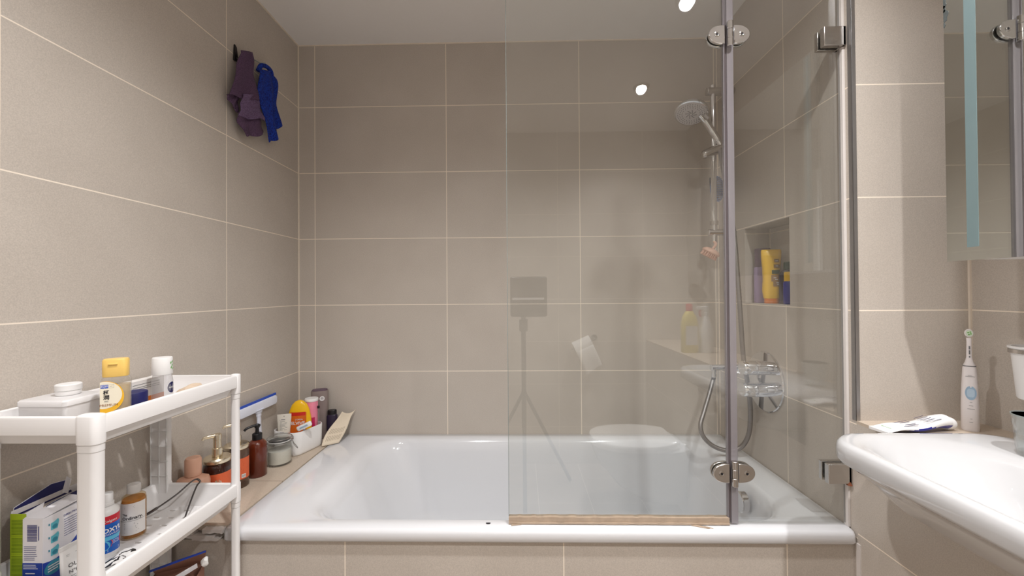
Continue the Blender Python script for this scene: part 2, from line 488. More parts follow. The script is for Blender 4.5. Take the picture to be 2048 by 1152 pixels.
bath = b.build('bathtub', M['enamel'], smooth=60)
tag(bath, 'long white enamelled bath along the back wall with glass screen', 'bathtub')
b = MB(); ch = [(.006 * cos(a) * (1 + .3 * sin(3 * a)), .0045 * sin(a) * (1 + .3 * cos(2 * a)), 0) for a in [2 * pi * i / 14 for i in range(14)]]
b.loft([ch, [(x * .9, y * .9, .0012) for x, y, z in ch]]); b.build('enamel_chip', M['ink'], bath, (-.092, 1.108, RZ))['label'] = 'dark chip in the white enamel'
b = MB(); b.lathe([(0, 0), (.034, 0), (.036, .003), (.034, .006), (0, .009)], 32); b.build('waste', M['chrome'], bath, (.45, 1.44, RZ - .374))
# overflow filler on the inner end wall
b = MB()
prof = [(-.030, .028), (-.016, .036), (0, .038), (.016, .036), (.030, .028)]
pl = [(.028 * cos(a), .034 * sin(a)) for a in [2 * pi * i / 28 for i in range(28)]]
b.prism(pl, -.018, .006, 'x')
b.build('overflow_cap', M['chrome'], bath, (.737, 1.345, RZ - .062), bevel=.004)

# ================================================================== GLASS SCREEN
ZT = 2.06
sc = thing('shower_screen', 'clear frameless hinged glass bath screen with chrome hinges', 'shower screen', (0, YG, RZ))
H = ZT - RZ
b = MB(); b.box(-.034, .566, -.003, .003, .020, H); b.build('door_pane', M['glass'], sc)
b = MB(); b.box(.588, .879, -.003, .003, .006, H); b.build('fixed_pane', M['glass'], sc)
b = MB(); b.box(-.0352, -.034, -.003, .003, .020, H); b.build('pane_edge', M['glass_edge'], sc)
b = MB(); b.mat(M['seal']); b.box(.572, .590, -.006, .006, .004, H); b.mat(M['seal_dark']); b.box(.5655, .572, -.004, .004, .010, H); b.mat(M['seal']); b.box(.5625, .5655, -.005, .005, .012, H)
b.build('upright_seal', None, sc, bevel=.0008)['label'] = 'clear plastic upright seal between the panes'
b = MB()
n = 60
for (dy, z0, z1) in ((-.0075, .0065, .020), (-.010, .002, .0068)):
    top = [(-.035 + .600 * i / n, z1 + random.uniform(-.0008, .0008)) for i in range(n + 1)]
    bot = [(-.035 + .600 * i / n, z0 + random.uniform(-.0006, .0006)) for i in range(n, -1, -1)]
    b.prism(bot[::-1] + top[::-1], dy, -dy, 'y')
b.build('bottom_seal', M['seal_brown'], sc)['label'] = 'brown stained seal along the bottom of the door'
b = MB(); b.prism([(-.028, -.016), (.0, -.011), (-.028, -.0105)], .0008, .0022); b.build('sealant_flake', M['seal_brown'], sc)
b = MB(); b.prism([(.46, -.011), (.50, -.026), (.505, -.024), (.47, -.0105)], .0008, .0022)
b.tube(smooth_path([(.47, -.0105, .002), (.495, -.018, .0022), (.512, -.024, .0005), (.522, -.0265, -.01), (.527, -.0275, -.022)]), .0011, 6)
b.build('sealant_strip', M['seal_brown'], sc)['label'] = 'loose yellowed strip of sealant hanging over the rim'
def hinge(zc, mt):
    for sx, x0 in ((-1, .577), (1, .577)):
        pl = []
        for i in range(25):
            a = -pi / 2 + pi * i / 24
            pl.append((x0 + sx * (.012 + .044 * abs(cos(a)) ** .72), zc + .026 * sin(a)))
        if sx < 0: pl = pl[::-1]
        bb = MB(); bb.mat(mt); bb.prism(pl, -.013, -.0035, 'y')
        bb.mat(mt); bb.prism(pl, .0035, .012, 'y')
        pt = bb.build('hinge_plate', None, sc, bevel=.002)
        bb = MB(); bb.mat(mt); xs = x0 + sx * .034
        ringp = [(.0075, 0), (.0075, -.001), (.006, -.0015), (.0035, -.0008), (.003, .001), (0, .001)]
        nn = 20
        bb.loft([[(xs + max(r, 1e-5) * cos(2 * pi * j / nn), -.013 + y, zc + max(r, 1e-5) * sin(2 * pi * j / nn)) for j in range(nn)] for r, y in ringp])
        bb.mat(M['ink']); bb.cyl((xs, -.0142, zc), (xs, -.0132, zc), .0024, 10)
        bb.build('screw', None, pt)
    bb = MB()
    for z0, z1, r in ((-.034, -.012, .0085), (-.0115, .012, .008), (.0125, .034, .0085)):
        bb.cyl((.578, -.013, zc + z0), (.578, -.013, zc + z1), r, 18)
    bb.build('hinge_knuckle', mt, sc, bevel=.001)
hinge(1.918 - RZ, M['chrome'])
hinge(.722 - RZ, M['nickel'])
for zc, x0 in ((1.904 - RZ, .826), (.724 - RZ, .823)):
    b = MB(); b.box(x0, .884, -.020, -.004, -.026 + zc, .026 + zc); b.box(x0 - .001, .884, .004, .016, -.026 + zc, .026 + zc); b.box(.876, .885, -.020, .016, -.026 + zc, .026 + zc)
    b.build('wall_clamp', M['nickel'], sc, bevel=.0015)
b = MB(); b.lathe([(0, 0), (.007, 0), (.005, .004), (.0015, .010), (0, .012)], 10); b.build('rust_spot', M['rust'], sc, (.878, -.018, .695 - RZ))

# ================================================================== SHOWER RAIL
XRL, YRL = .800, 1.66
sr = thing('shower_rail', 'chrome riser rail with sliding handset holder on the shower wall', 'shower rail', (XRL, YRL, 1.40))
zb = 1.40
b = MB(); b.cyl((0, 0, 1.408 - zb), (0, 0, 2.062 - zb), .0105, 20); b.build('rail_tube', M['chrome'], sr, bevel=.001)
for z in (2.037, 1.456):
    b = MB(); b.cyl((-.026, 0, z - zb), (XR - XRL - .001, 0, z - zb), .0165 if z > 2 else .013, 24); b.build('wall_bracket', M['nickel'], sr, bevel=.003)
b = MB()
b.tube([(-.052, -.012, 1.768 - zb), (-.045, -.011, 1.772 - zb), (0, -.004, 1.792 - zb), (.045, .002, 1.806 - zb)], [.010, .017, .0205, .019], 20)
b.build('slider', M['nickel'], sr, bevel=.002)
b = MB(); b.cyl((0, 0, 1.486 - zb), (0, 0, 1.503 - zb), .016, 20); b.build('rail_collar', M['nickel'], sr, bevel=.002)
b = MB(); b.cyl((.0, 0, 1.504 - zb), (-.004, -.002, 1.545 - zb), .012, 16, .009); b.build('collar_sleeve', M['chrome'], sr)

hs = thing('shower_handset', 'round chrome shower handset tilted down in the rail holder', 'shower head', (.703, 1.64, 1.945))
ax = Vector((-.25, -.33, -.90)).normalized()       # spray direction
tz = Vector((0, 0, 1)); ux = tz.cross(ax).normalized(); uy = ax.cross(ux)
HM = Matrix((( ux.x, uy.x, ax.x, 0), (ux.y, uy.y, ax.y, 0), (ux.z, uy.z, ax.z, 0), (0, 0, 0, 1)))
b = MB(HM); b.mat(M['chrome']); b.lathe([(0, -.030), (.025, -.028), (.05, -.018), (.0625, -.006), (.065, .004), (.0645, .008), (.060, .0095), (0, .0095)], 40)
b.build('head_shell', None, hs)
M['spray'] = pm('spray_face', rgb(205, 200, 200), .35)
b = MB(HM); b.lathe([(0, .009), (.058, .009), (.058, .0115), (.05, .0125), (0, .0125)], 40); fp = b.build('spray_face', M['spray'], hs)
b = MB(HM)
for rr, k in ((.050, 34), (.042, 28), (.034, 22)):
    for i in range(k):
        a = 2 * pi * i / k + rr * 50
        b.lathe([(0, .012), (.0016, .012), (.0013, .0142), (0, .0142)], 6, (rr * cos(a), rr * sin(a), 0))
for i in range(8):
    a = 2 * pi * i / 8
    b.tube([(.010 * cos(a), .010 * sin(a), .0128), (.022 * cos(a + .35), .022 * sin(a + .35), .0132)], .0013, 6)
    b.lathe([(0, .012), (.0018, .012), (.0015, .0142), (0, .0142)], 6, (.007 * cos(a), .007 * sin(a), 0))
b.build('nozzles', M['grey'], fp)
b = MB(); b.tube(smooth_path([(.035, .0, -.012), (.058, .006, -.034), (.085, .010, -.072), (.112, .014, -.112), (.122, .016, -.130)]), [.013] * 9 + [.0135] * 8 + [.0145] * 8 + [.0125] * 8, 20)
b.build('handle', M['chrome'], hs)
b = MB(); b.tube([(.043, -.024, -.024), (.055, -.030, -.040)], [.0055, .005], 12); b.build('spray_lever', M['spray'], hs)

el = thing('wall_outlet_elbow', 'chrome wall outlet elbow feeding the shower hose', 'pipe fitting', (.792, 1.66, .902))
b = MB(); b.cyl((-.012, 0, 0), (XR - .792 - .001, 0, 0), .0125, 20); b.build('outlet_arm', M['chrome'], el, bevel=.002)
b = MB(); b.cyl((0, 0, .004), (0, 0, -.040), .0105, 18); b.build('hose_nut', M['chrome'], el, bevel=.001)
b = MB(); b.cyl((XR - .792 - .008, 0, 0), (XR - .792 - .0005, 0, 0), .026, 28); b.build('rosette', M['chrome'], el, bevel=.002)
hosept = [(.792, 1.66, .862), (.783, 1.655, .842), (.755, 1.63, .79), (.722, 1.60, .735), (.700, 1.58, .690), (.708, 1.57, .650), (.742, 1.56, .618), (.790, 1.55, .606),
          (.832, 1.54, .622), (.856, 1.53, .670), (.862, 1.525, .735), (.858, 1.52, .80), (.850, 1.52, .87), (.836, 1.52, .96), (.828, 1.52, 1.093), (.818, 1.52, 1.264), (.810, 1.525, 1.415), (.804, 1.55, 1.567), (.808, 1.60, 1.70), (.822, 1.65, 1.80), (.824, 1.656, 1.812)]
path = smooth_path(hosept, 26)
rs = [.0078 + (.0009 if i % 2 else 0) for i in range(len(path))]
hm = pm('hose_metal', (.30, .285, .28, 1), .45, 1.0)
ho = MB().tube(path, rs, 12).build('shower_hose', hm, smooth=80)
tag(ho, 'ribbed metal shower hose looping down from the wall outlet', 'hose')

# mixer valve
VY, VZ, VR = 1.468, .888, .108
vp = thing('shower_valve', 'round chrome mixer plate with two lever knobs on the shower wall', 'shower valve', (XR, VY, VZ))
XV = Matrix(((0, 0, -1, 0), (1, 0, 0, 0), (0, -1, 0, 0), (0, 0, 0, 1)))
b = MB(XV); b.lathe([(0, .0005), (VR, .0005), (VR, .005), (VR - .003, .0075), (VR - .006, .008), (0, .0085)], 64); b.build('back_plate', M['chrome'], vp, smooth=30)
for dz in (.049, -.030):
    kb = MB(XV); kb.lathe([(0, .008), (.0255, .008), (.0255, .038), (0, .038)], 32, (-.0, -dz, 0)); k1 = kb.build('knob_base', M['chrome'], vp, bevel=.001)
    kb = MB(XV); kb.lathe([(0, .0385), (.0245, .0385), (.0255, .042), (.0255, .081), (.023, .086), (.006, .0875), (0, .0875)], 32, (0, -dz, 0)); kb.build('knob', M['chrome'], vp, smooth=50)
    kb = MB(XV); kb.cyl((-.025, -dz, .073), (-.05, -dz, .077), .004, 12); kb.build('lever_pin', M['chrome'], vp)

# ================================================================== BASIN AND LEDGE ON THE RIGHT
b = MB()
BR = lambda x0, x1, y0, y1, r, z: rring(x0, x1, y0, y1, r, z, 10)
bz = .886
def bring(ins, z, r, dx=0.0, ro=.085):
    return BR(.693 + ins + dx, 1.112 - ins * .4, .402 + ins, .955 - ins, max(ro - ins * .6, .02) if r is None else r, z)
rings = [bring(.13, .735, .06, .02), bring(.105, .745, .07, .01), bring(.070, .775, .075), bring(.038, .815, .08), bring(.014, .836, .085),
         bring(.003, .842, .085), bring(.0, .848, .085), bring(.0, .868, .085), bring(.002, .879, .085), bring(.008, .8855, .08), bring(.016, bz, .075),
         BR(.716, .985, .428, .928, .09, bz - .001), BR(.722, .975, .436, .919, .095, bz - .005), BR(.735, .955, .455, .895, .1, bz - .022),
         BR(.755, .935, .49, .855, .09, bz - .06), BR(.78, .915, .54, .80, .07, bz - .095), BR(.80, .90, .60, .74, .05, bz - .112)]
b.loft(rings, cap0=True)
basin = b.build('washbasin', M['porcelain'], smooth=70)
tag(basin, 'white ceramic semi-recessed washbasin in the tiled ledge on the right', 'washbasin')
b = MB(); b.lathe([(0, 0), (.022, 0), (.023, .002), (.020, .004), (0, .005)], 24); b.build('basin_waste', M['chrome'], basin, (.85, .67, bz - .112))

# mirror cabinet
mc = thing('mirror_cabinet', 'tall mirror with a frosted light strip above the washbasin', 'mirror', (.965, .36, 1.28))
MW = .563
b = MB(); b.box(.006, XS - .965 - .002, .004, MW - .004, .004, .72); b.build('cabinet_body', M['white2'], mc)
mir, N, L = new_mat('mirror_silver')
pb = N['Principled BSDF']; pb.inputs['Metallic'].default_value = 1; pb.inputs['Roughness'].default_value = .015; pb.inputs['Base Color'].default_value = (.80, .82, .80, 1)
b = MB(); b.box(0, .0055, 0, MW, 0, .725); b.build('mirror_pane', mir, mc)
M['frost'] = pm('frosted_strip', rgb(122, 142, 144), .45, vary=.05, scale=14)
b = MB(); b.box(-.0006, .0, .860 - .36, .882 - .36, .028, .72); b.build('light_strip', M['frost'], mc)
M['tarnish'] = pm('tarnish', rgb(86, 92, 92), .5, vary=.35, scale=160)
b = MB()
for zc, h, wd in ((.70, .05, .018), (.655, .03, .012), (.617, .018, .014), (.605, .010, .010), (.585, .012, .006), (.572, .008, .005), (.556, .014, .010), (.535, .006, .004)):
    pl = []
    for i in range(14):
        a = 2 * pi * i / 14
        y = MW - abs(wd * cos(a)) * (1 + .25 * sin(5 * a + zc * 90)) * (1 if cos(a) < 0 else 0)
        pl.append((y, zc + h * sin(a) * (1 + .15 * cos(3 * a))))
    b.prism(pl, -.0004, .0, 'x')
b.build('tarnish_spots', M['tarnish'], mc)['label'] = 'dark tarnished spots along the mirror edge'

# electric toothbrush
t = thing('electric_toothbrush', 'white electric toothbrush standing upright in the ledge corner', 'toothbrush', (1.103, 1.008, ZL), -.72)
def sup(rx, ry, z, n=24, e=.75, cy=0):
    out = []
    for i in range(n):
        a = 2 * pi * i / n
        out.append((rx * math.copysign(abs(cos(a)) ** e, cos(a)), cy + ry * math.copysign(abs(sin(a)) ** e, sin(a)), z))
    return out
M['tb'] = pm('toothbrush_white', rgb(236, 230, 230), .35, vary=.01)
b = MB(); b.loft([sup(.0145, .0145, 0), sup(.0155, .0155, .003), sup(.0152, .0152, .06), sup(.0138, .0145, .11), sup(.0118, .0125, .150), sup(.0108, .0115, .156)])
body = b.build('handle_body', M['tb'], t, smooth=60)
b = MB(); b.loft([sup(.0112, .0118, .1562), sup(.0112, .0118, .1585)]); b.build('joint_ring', M['grey'], t)
b = MB(); b.loft([sup(.0105, .011, .1585), sup(.0075, .008, .166), sup(.005, .0055, .178), sup(.0042, .0045, .215), sup(.0048, .0045, .226)]); hd = b.build('brush_neck', M['tb'], t, smooth=60)
XB = Matrix(((1, 0, 0, 0), (0, 0, 1, -.004), (0, 1, 0, .2375), (0, 0, 0, 1)))
b = MB(XB); b.lathe([(0, 0), (.0068, 0), (.0078, .0015), (.0078, .004), (.006, .006), (0, .006)], 24, sy=1.3); b.build('brush_head', M['tb'], t)
M['bristle'] = pm('bristles', rgb(214, 226, 206), .6, vary=.1, scale=900)
M['bgreen'] = pm('green_bristle', rgb(110, 176, 84), .6, vary=.1, scale=900)
b = MB(XB); b.mat(M['bristle']); b.lathe([(0, -.006), (.0055, -.006), (.0058, 0), (0, 0)], 20, sy=1.3)
b.mat(M['bgreen'])
for x, y in ((-.0022, .002), (.0014, .0034), (-.001, -.003), (.0022, -.001)): b.lathe([(0, -.0068), (.0016, -.0068), (.0016, -.005), (0, -.005)], 8, (x, y, 0))
b.build('bristles', None, t)
b = MB(); b.fn = lambda p: (p.x, -.0151 - p.y * 0 - .0002 + (0.0009 if p.z > .105 else 0) + max(0, p.z - .11) * .05, p.z)
M['pale_blue'] = pm('pale_blue', rgb(186, 208, 226), .35, vary=.03)
M['pale_blue2'] = pm('pale_blue_dark', rgb(158, 186, 210), .35, vary=.03)
b.mat(M['pale_blue2']); b.add(sup(.0105, .0, 0, 24, .7)[:0], [])
b.add([(.0095 * cos(a), 0, .093 + .017 * sin(a)) for a in [2 * pi * i / 24 for i in range(24)]], [tuple(range(24))])
b.fn = lambda p: (p.x, -.0157, p.z)
b.mat(M['pale_blue']); b.add([(.0065 * math.copysign(abs(cos(a)) ** .6, cos(a)), 0, .093 + .010 * math.copysign(abs(sin(a)) ** .6, sin(a))) for a in [2 * pi * i / 24 for i in range(24)]], [tuple(range(24))])
b.build('button', None, t)
b = MB(); b.mat(M['grey'])
b.rect(-.0085, .0075, .1325, .1333, -.0146); b.rect(-.004, .002, .1355, .1361, -.0146)
for z, wd in ((.070, .002), (.062, .0035), (.054, .006), (.030, .0018), (.022, .003)): b.rect(-wd, wd, z, z + .0008, -.0158)
for z, h in ((.178, .004), (.186, .010), (.198, .008)): b.rect(-.0012, .0012, z, z + h, -.0062)
b.build('print', None, t)

# toothpaste tube lying flat on the ledge
t = thing('toothpaste_tube', 'used white and blue toothpaste tube lying on the ledge behind the basin', 'toothpaste', (.960, 1.000, ZL), .10)
b = MB(); n = 14; rr = []
for i in range(n + 1):
    u = i / n; x = -.085 + .165 * u
    th = .0030 + .013 * u ** 1.1; wd = .024 - .004 * u ** 2; zc = .0045 + th + .003 * sin(u * 9)
    rr.append([(x + .004 * sin(a) * (1 - u), wd * cos(a), max(.0008, zc + th * sin(a))) for a in [2 * pi * j / 24 for j in range(24)]])
M['paste_blue'] = pm('paste_blue', rgb(38, 44, 150), .35)
b.mat(M['white']); b.loft(rr)
for k, f in enumerate(b.f):
    zc = sum(b.v[i][2] for i in f) / len(f); xc = sum(b.v[i][0] for i in f) / len(f); u = (xc + .085) / .165
    if zc < .0045 + (.0030 + .013 * u) * .9: b.fm[k] = 1
b.mats.append(M['paste_blue'])
tb = b.build('tube_body', None, t, smooth=70)
b = MB(); b.xf = Matrix.Translation((.08, 0, .016)) @ Matrix.Rotation(pi / 2, 4, 'Y')
b.lathe([(0, 0), (.014, 0), (.015, .004), (.015, .016), (.013, .020), (0, .020)], 24); b.build('cap', M['white'], t)
b = MB(); b.box(-.095, -.083, -.024, .024, .001, .0085); b.build('crimp', M['white'], t, bevel=.001)
b = MB(); b.mat(M['navy'])
for i in range(5):
    y0 = -.016 + i * .007
    b.add([(-.060, y0, .0145 + .0005), (-.005, y0, .0215), (-.005, y0 + .0022, .0215), (-.060, y0 + .0022, .0150)], [(0, 1, 2, 3)]) if i != 2 else None
    b.add([(.015, y0, .0265), (.055 - i * .004, y0, .0325), (.055 - i * .004, y0 + .0016, .0325), (.015, y0 + .0016, .0265)], [(0, 1, 2, 3)])
b.mat(M['bgreen']); b.add([(-.075, -.012, .0125), (-.068, -.012, .013), (-.068, .012, .013), (-.075, .012, .0125)], [(0, 1, 2, 3)])
b.build('print', None, tb)

# white cup in its wall holder and glass tumbler
t = thing('wall_cup', 'white plastic beaker hanging in a holder on the side wall', 'cup', (1.128, .895, .975))
b = MB(); b.lathe([(0, 0), (.030, 0), (.032, .003), (.040, .108), (.0445, .112), (.0445, .116), (.0385, .116), (.0375, .110), (.030, .006), (0, .005)], 40); b.build('cup_body', M['white'], t)
b = MB(); b.lathe([(.0400, .101), (.0435, .101), (.0435, .109), (.0405, .109), (.0400, .101)], 40); b.cyl((.038, .0, .105), (.0555, 0, .105), .006, 14); b.cyl((.050, 0, .105), (.0555, 0, .105), .018, 20); b.build('holder_ring', M['nickel'], t)
M['tumbler'] = thin_glass('tumbler_glass', (.97, .985, .985, 1), 1.45, body=(.85, .9, .92, 1), body_amt=.10)
t = thing('glass_tumbler', 'ribbed clear glass tumbler standing on the basin rim', 'tumbler', (1.022, .81, bz))
b = MB(); prof = [(0, .001), (.029, .001), (.031, .004)]
for i in range(9): prof += [(.0312 + .0007 * i + (.0008 if i % 2 else 0), .008 + .008 * i)]
prof += [(.0385, .080), (.0375, .081), (.0360, .079), (.0290, .010), (0, .009)]
b.lathe(prof, 40); b.build('tumbler_glass', M['tumbler'], t, smooth=60)
b = MB(); b.lathe([(.0372, .0795), (.0385, .0795), (.0385, .0812), (.0372, .0812), (.0372, .0795)], 40); b.build('rim', M['glass_edge'], t)

# ================================================================== NICHE BOTTLES
def bottle_ring(rx, ry, z, e=.85, n=28): return sup(rx, ry, z, n, e)
M['purple'] = pm('lilac_plastic', rgb(160, 140, 176), .35, vary=.02)
M['purple2'] = pm('plum_plastic', rgb(96, 72, 92), .35, vary=.04)
t = thing('shampoo_bottle', 'lilac bottle with a plum cap in the wall niche', 'bottle', (.935, 1.560, NZ0), -.4)
b = MB(); b.loft([bottle_ring(.028, .019, 0), bottle_ring(.030, .020, .004), bottle_ring(.030, .020, .130), bottle_ring(.028, .019, .137)]); b.build('bottle_body', M['purple'], t, smooth=50)
b = MB(); b.loft([bottle_ring(.027, .018, .137), bottle_ring(.027, .018, .175), bottle_ring(.026, .0175, .178)]); b.build('neck_band', M['purple2'], t, smooth=50)
b = MB(); b.loft([bottle_ring(.028, .019, .178), bottle_ring(.028, .019, .205), bottle_ring(.025, .017, .209)]); b.build('cap', M['purple2'], t, smooth=50)
M['yellow'] = pm('yellow_plastic', rgb(246, 196, 44), .32, vary=.02)
M['orange'] = pm('orange_plastic', rgb(222, 120, 22), .32, vary=.03)
M['label_brown'] = pm('label_brown', rgb(150, 112, 62), .5, vary=.3, scale=140)
M['label_green'] = pm('label_green', rgb(48, 72, 38), .5, vary=.2, scale=140)
t = thing('conditioner_bottle', 'yellow conditioner bottle standing on its orange cap in the niche', 'bottle', (.928, 1.497, NZ0), -.28)
b = MB(); b.loft([bottle_ring(.025, .018, .018), bottle_ring(.027, .019, .026), bottle_ring(.030, .021, .05), bottle_ring(.0275, .020, .09), bottle_ring(.029, .020, .13), bottle_ring(.0325, .018, .17), bottle_ring(.033, .014, .192), bottle_ring(.031, .009, .198)])
b.build('bottle_body', M['yellow'], t, smooth=60)
b = MB(); b.loft([bottle_ring(.022, .016, 0), bottle_ring(.0235, .0172, .002), bottle_ring(.0235, .0172, .016), bottle_ring(.022, .016, .018)]); b.build('cap', M['orange'], t, smooth=50)
b = MB(); b.mat(M['label_brown'])
def yl(z):      # front depth of the yellow bottle
    return -(.0215 if z < .15 else .0215 - (z - .15) * .16)
b.fn = lambda p: (p.x, yl(p.z) - p.y + p.x * p.x * 9, p.z)
def blab(x0, x1, z0, z1, off):
    nn = 8
    for i in range(nn):
        for j in range(nn):
            xa, xb = x0 + (x1 - x0) * i / nn, x0 + (x1 - x0) * (i + 1) / nn
            za, zb_ = z0 + (z1 - z0) * j / nn, z0 + (z1 - z0) * (j + 1) / nn
            b.add([(xa, off, za), (xb, off, za), (xb, off, zb_), (xa, off, zb_)], [(0, 1, 2, 3)])
for z0, z1, x0, x1 in ((.150, .162, .004, .020), (.130, .142, .002, .022), (.080, .104, -.006, .020), (.062, .080, .000, .022)): blab(x0, x1, z0, z1, .0008)
b.mat(M['label_green']); blab(-.004, .022, .108, .122, .0008)
b.mat(M['label'])
for z, x in ((.092, .001), (.086, .006), (.074, .010), (.068, .012), (.135, .008), (.154, .008)): blab(x, x + .009, z, z + .003, .0014)
b.build('front_label', None, t)
M['bottle_green'] = pm('dark_bottle', rgb(44, 44, 66), .25, vary=.1)
M['bottle_cap_green'] = pm('dark_green_cap', rgb(30, 62, 48), .35, vary=.1)
t = thing('shower_gel_bottle', 'dark bottle half hidden behind the yellow one in the niche', 'bottle', (.960, 1.452, NZ0), -.5)
b = MB(); b.loft([bottle_ring(.026, .016, 0), bottle_ring(.028, .017, .004), bottle_ring(.028, .017, .10), bottle_ring(.02, .014, .118), bottle_ring(.014, .012, .122)]); b.build('bottle_body', M['bottle_green'], t, smooth=60)
b = MB(); b.lathe([(0, .122), (.014, .122), (.014, .148), (.012, .150), (0, .150)], 20); b.build('cap', M['bottle_cap_green'], t)
b = MB(); b.rect(-.012, .012, .03, .055, -.0182); b.build('front_label', M['grey'], t)
M['royal'] = pm('royal_blue', rgb(26, 48, 150), .35, vary=.04)
t = thing('blue_bottle', 'small blue bottle with a yellow cap at the near end of the niche', 'bottle', (.926, 1.386, NZ0), -.5)
b = MB(); b.loft([bottle_ring(.021, .015, 0), bottle_ring(.023, .017, .003), bottle_ring(.023, .017, .074), bottle_ring(.019, .015, .079)]); b.build('bottle_body', M['royal'], t, smooth=50)
b = MB(); b.loft([bottle_ring(.0205, .0155, .079), bottle_ring(.0205, .0155, .108), bottle_ring(.019, .0145, .111)]); b.build('cap', M['yellow'], t, smooth=50)

# brushes hanging at the rail
M['brush_blue'] = pm('brush_blue', rgb(52, 96, 160), .4, vary=.04)
M['brush_dark'] = pm('brush_dark', rgb(24, 34, 62), .5, vary=.1)
t = thing('hair_brush', 'blue oval brush hung behind the shower riser rail', 'brush', (.835, 1.700, 1.645), .25)
XB2 = Matrix(((1, 0, 0, 0), (0, 0, 1, 0), (0, 1, 0, 0), (0, 0, 0, 1)))
b = MB(XB2); b.lathe([(0, .014), (.020, .013), (.031, .007), (.033, 0), (.030, -.004), (0, -.004)], 32, sy=1.65); b.build('brush_back', M['brush_blue'], t, smooth=60)
b = MB(XB2)
for i in range(-3, 4):
    for j in range(-6, 7):
        x, z = i * .0078, j * .0078
        if (x / .027) ** 2 + (z / .047) ** 2 < 1: b.tube([(x, z, -.0035), (x, z, -.016)], [.0016, .0009], 6)
b.build('bristle_pad', M['brush_dark'], t)
b = MB(); b.tube([(-.012, .004, -.053), (-.022, .006, -.030), (-.026, .010, .02), (-.02, .018, .05)], .004, 8); b.build('hand_strap', M['brush_dark'], t)
M['peach'] = pm('peach_plastic', rgb(228, 186, 166), .4, vary=.03)
t = thing('scalp_brush', 'peach scalp massage brush hanging below the shower rail', 'brush', (.772, 1.632, 1.372))
XA = Matrix.Translation((0, 0, 0)) @ Matrix.Rotation(radians(28), 4, 'Y') @ Matrix.Rotation(radians(12), 4, 'X')
b = MB(XA); b.lathe([(0, .016), (.016, .015), (.030, .010), (.0365, .002), (.036, -.003), (.032, -.005), (0, -.005)], 36, sy=.8); b.build('brush_back', M['peach'], t, smooth=60)
b = MB(XA)
for i in range(-4, 5):
    for j in range(-3, 4):
        x, y = i * .0072, j * .0072
        if (x / .031) ** 2 + (y / .025) ** 2 < 1: b.tube([(x, y, -.0045), (x * 1.08, y * 1.08, -.022)], [.0021, .0012], 7)
b.build('bristles', M['peach'], t)
b = MB(); b.tube(smooth_path([(.006, .0, .012), (.018, .004, .024), (.026, .012, .036), (.024, .022, .045)]), .0055, 10); b.build('loop', M['peach'], t)

# ================================================================== CLOTHS ON THE LEFT WALL
def strip_cloth(mb, Lp, Rp, x0, amp, folds, ph, nu=20, nv=26, bulge=.0, xf=None):
    Ls = smooth_path([(0, y, z) for y, z in Lp], 12); Rs = smooth_path([(0, y, z) for y, z in Rp], 12)
    def at(P, v):
        f = v * (len(P) - 1); i = min(int(f), len(P) - 2); return P[i].lerp(P[i + 1], f - i)
    def fn(u, v):
        a, c = at(Ls, v), at(Rs, v); p = a.lerp(c, u)
        d = x0 + amp * (.3 + .7 * v) * sin(folds * pi * u + ph + v * 1.3) + bulge * sin(pi * u) + .003 * sin(11 * v + 5 * u)
        return (d, p.y, p.z + .004 * sin(u * 9 + ph) * v)
    return mb.grid(fn, nu, nv)
def weave_mat(name, c1, c2, sc, holes=0.0, rough=.9):
    m, N, L = new_mat(name)
    pb = N['Principled BSDF']; pb.inputs['Roughness'].default_value = rough
    tc = N.new('ShaderNodeTexCoord'); mp = N.new('ShaderNodeMapping'); mp.inputs['Rotation'].default_value = (.7, 0, 0)
    vo = N.new('ShaderNodeTexVoronoi'); vo.inputs['Scale'].default_value = sc
    L.new(tc.outputs['Object'], mp.inputs[0]); L.new(mp.outputs[0], vo.inputs['Vector'])
    rp = N.new('ShaderNodeValToRGB'); rp.color_ramp.elements[0].color = c1; rp.color_ramp.elements[1].color = c2
    rp.color_ramp.elements[0].position = .1; rp.color_ramp.elements[1].position = .75
    L.new(vo.outputs['Distance'], rp.inputs[0]); L.new(rp.outputs[0], pb.inputs['Base Color'])
    bp = N.new('ShaderNodeBump'); bp.inputs['Strength'].default_value = .6; bp.inputs['Distance'].default_value = .002
    L.new(vo.outputs['Distance'], bp.inputs['Height']); L.new(bp.outputs[0], pb.inputs['Normal'])
    return m
M['mitt'] = weave_mat('purple_towelling', rgb(112, 84, 118), rgb(76, 54, 80), 420)
M['mitt_in'] = weave_mat('purple_rib', rgb(136, 112, 150), rgb(92, 70, 104), 320)
M['mesh'] = weave_mat('blue_mesh', rgb(20, 70, 190), rgb(6, 26, 110), 260)
hk = thing('wall_hook', 'dark adhesive wall hook holding the purple washcloth', 'hook', (XL, 1.392, 2.072))
b = MB(); b.prism([(-.010, -.032), (.012, -.028), (.004, .020), (-.006, .026)], .0005, .006, 'x'); b.build('hook_plate', M['black'], hk, bevel=.001)
b = MB(); b.tube(smooth_path([(.005, .002, -.020), (.016, .004, -.024), (.022, .006, -.014), (.022, .008, -.004)]), .003, 8); b.build('hook_prong', M['black'], hk)
t = thing('purple_washcloth', 'purple exfoliating washcloth hanging from the dark hook on the left wall', 'washcloth', (-.978, 1.43, 1.95))
inv = Matrix.Translation((.978, -1.43, -1.95))
pA_L = [(1.382, 2.072), (1.359, 2.006), (1.325, 1.887)]; pA_R = [(1.445, 2.104), (1.447, 2.027), (1.477, 1.935)]
pB_L = [(1.385, 1.920), (1.373, 1.873), (1.364, 1.831)]; pB_R = [(1.461, 1.955), (1.48, 1.914), (1.502, 1.877)]
pC_L = [(1.373, 1.850), (1.369, 1.811), (1.415, 1.780)]; pC_R = [(1.476, 1.890), (1.505, 1.859), (1.513, 1.830)]
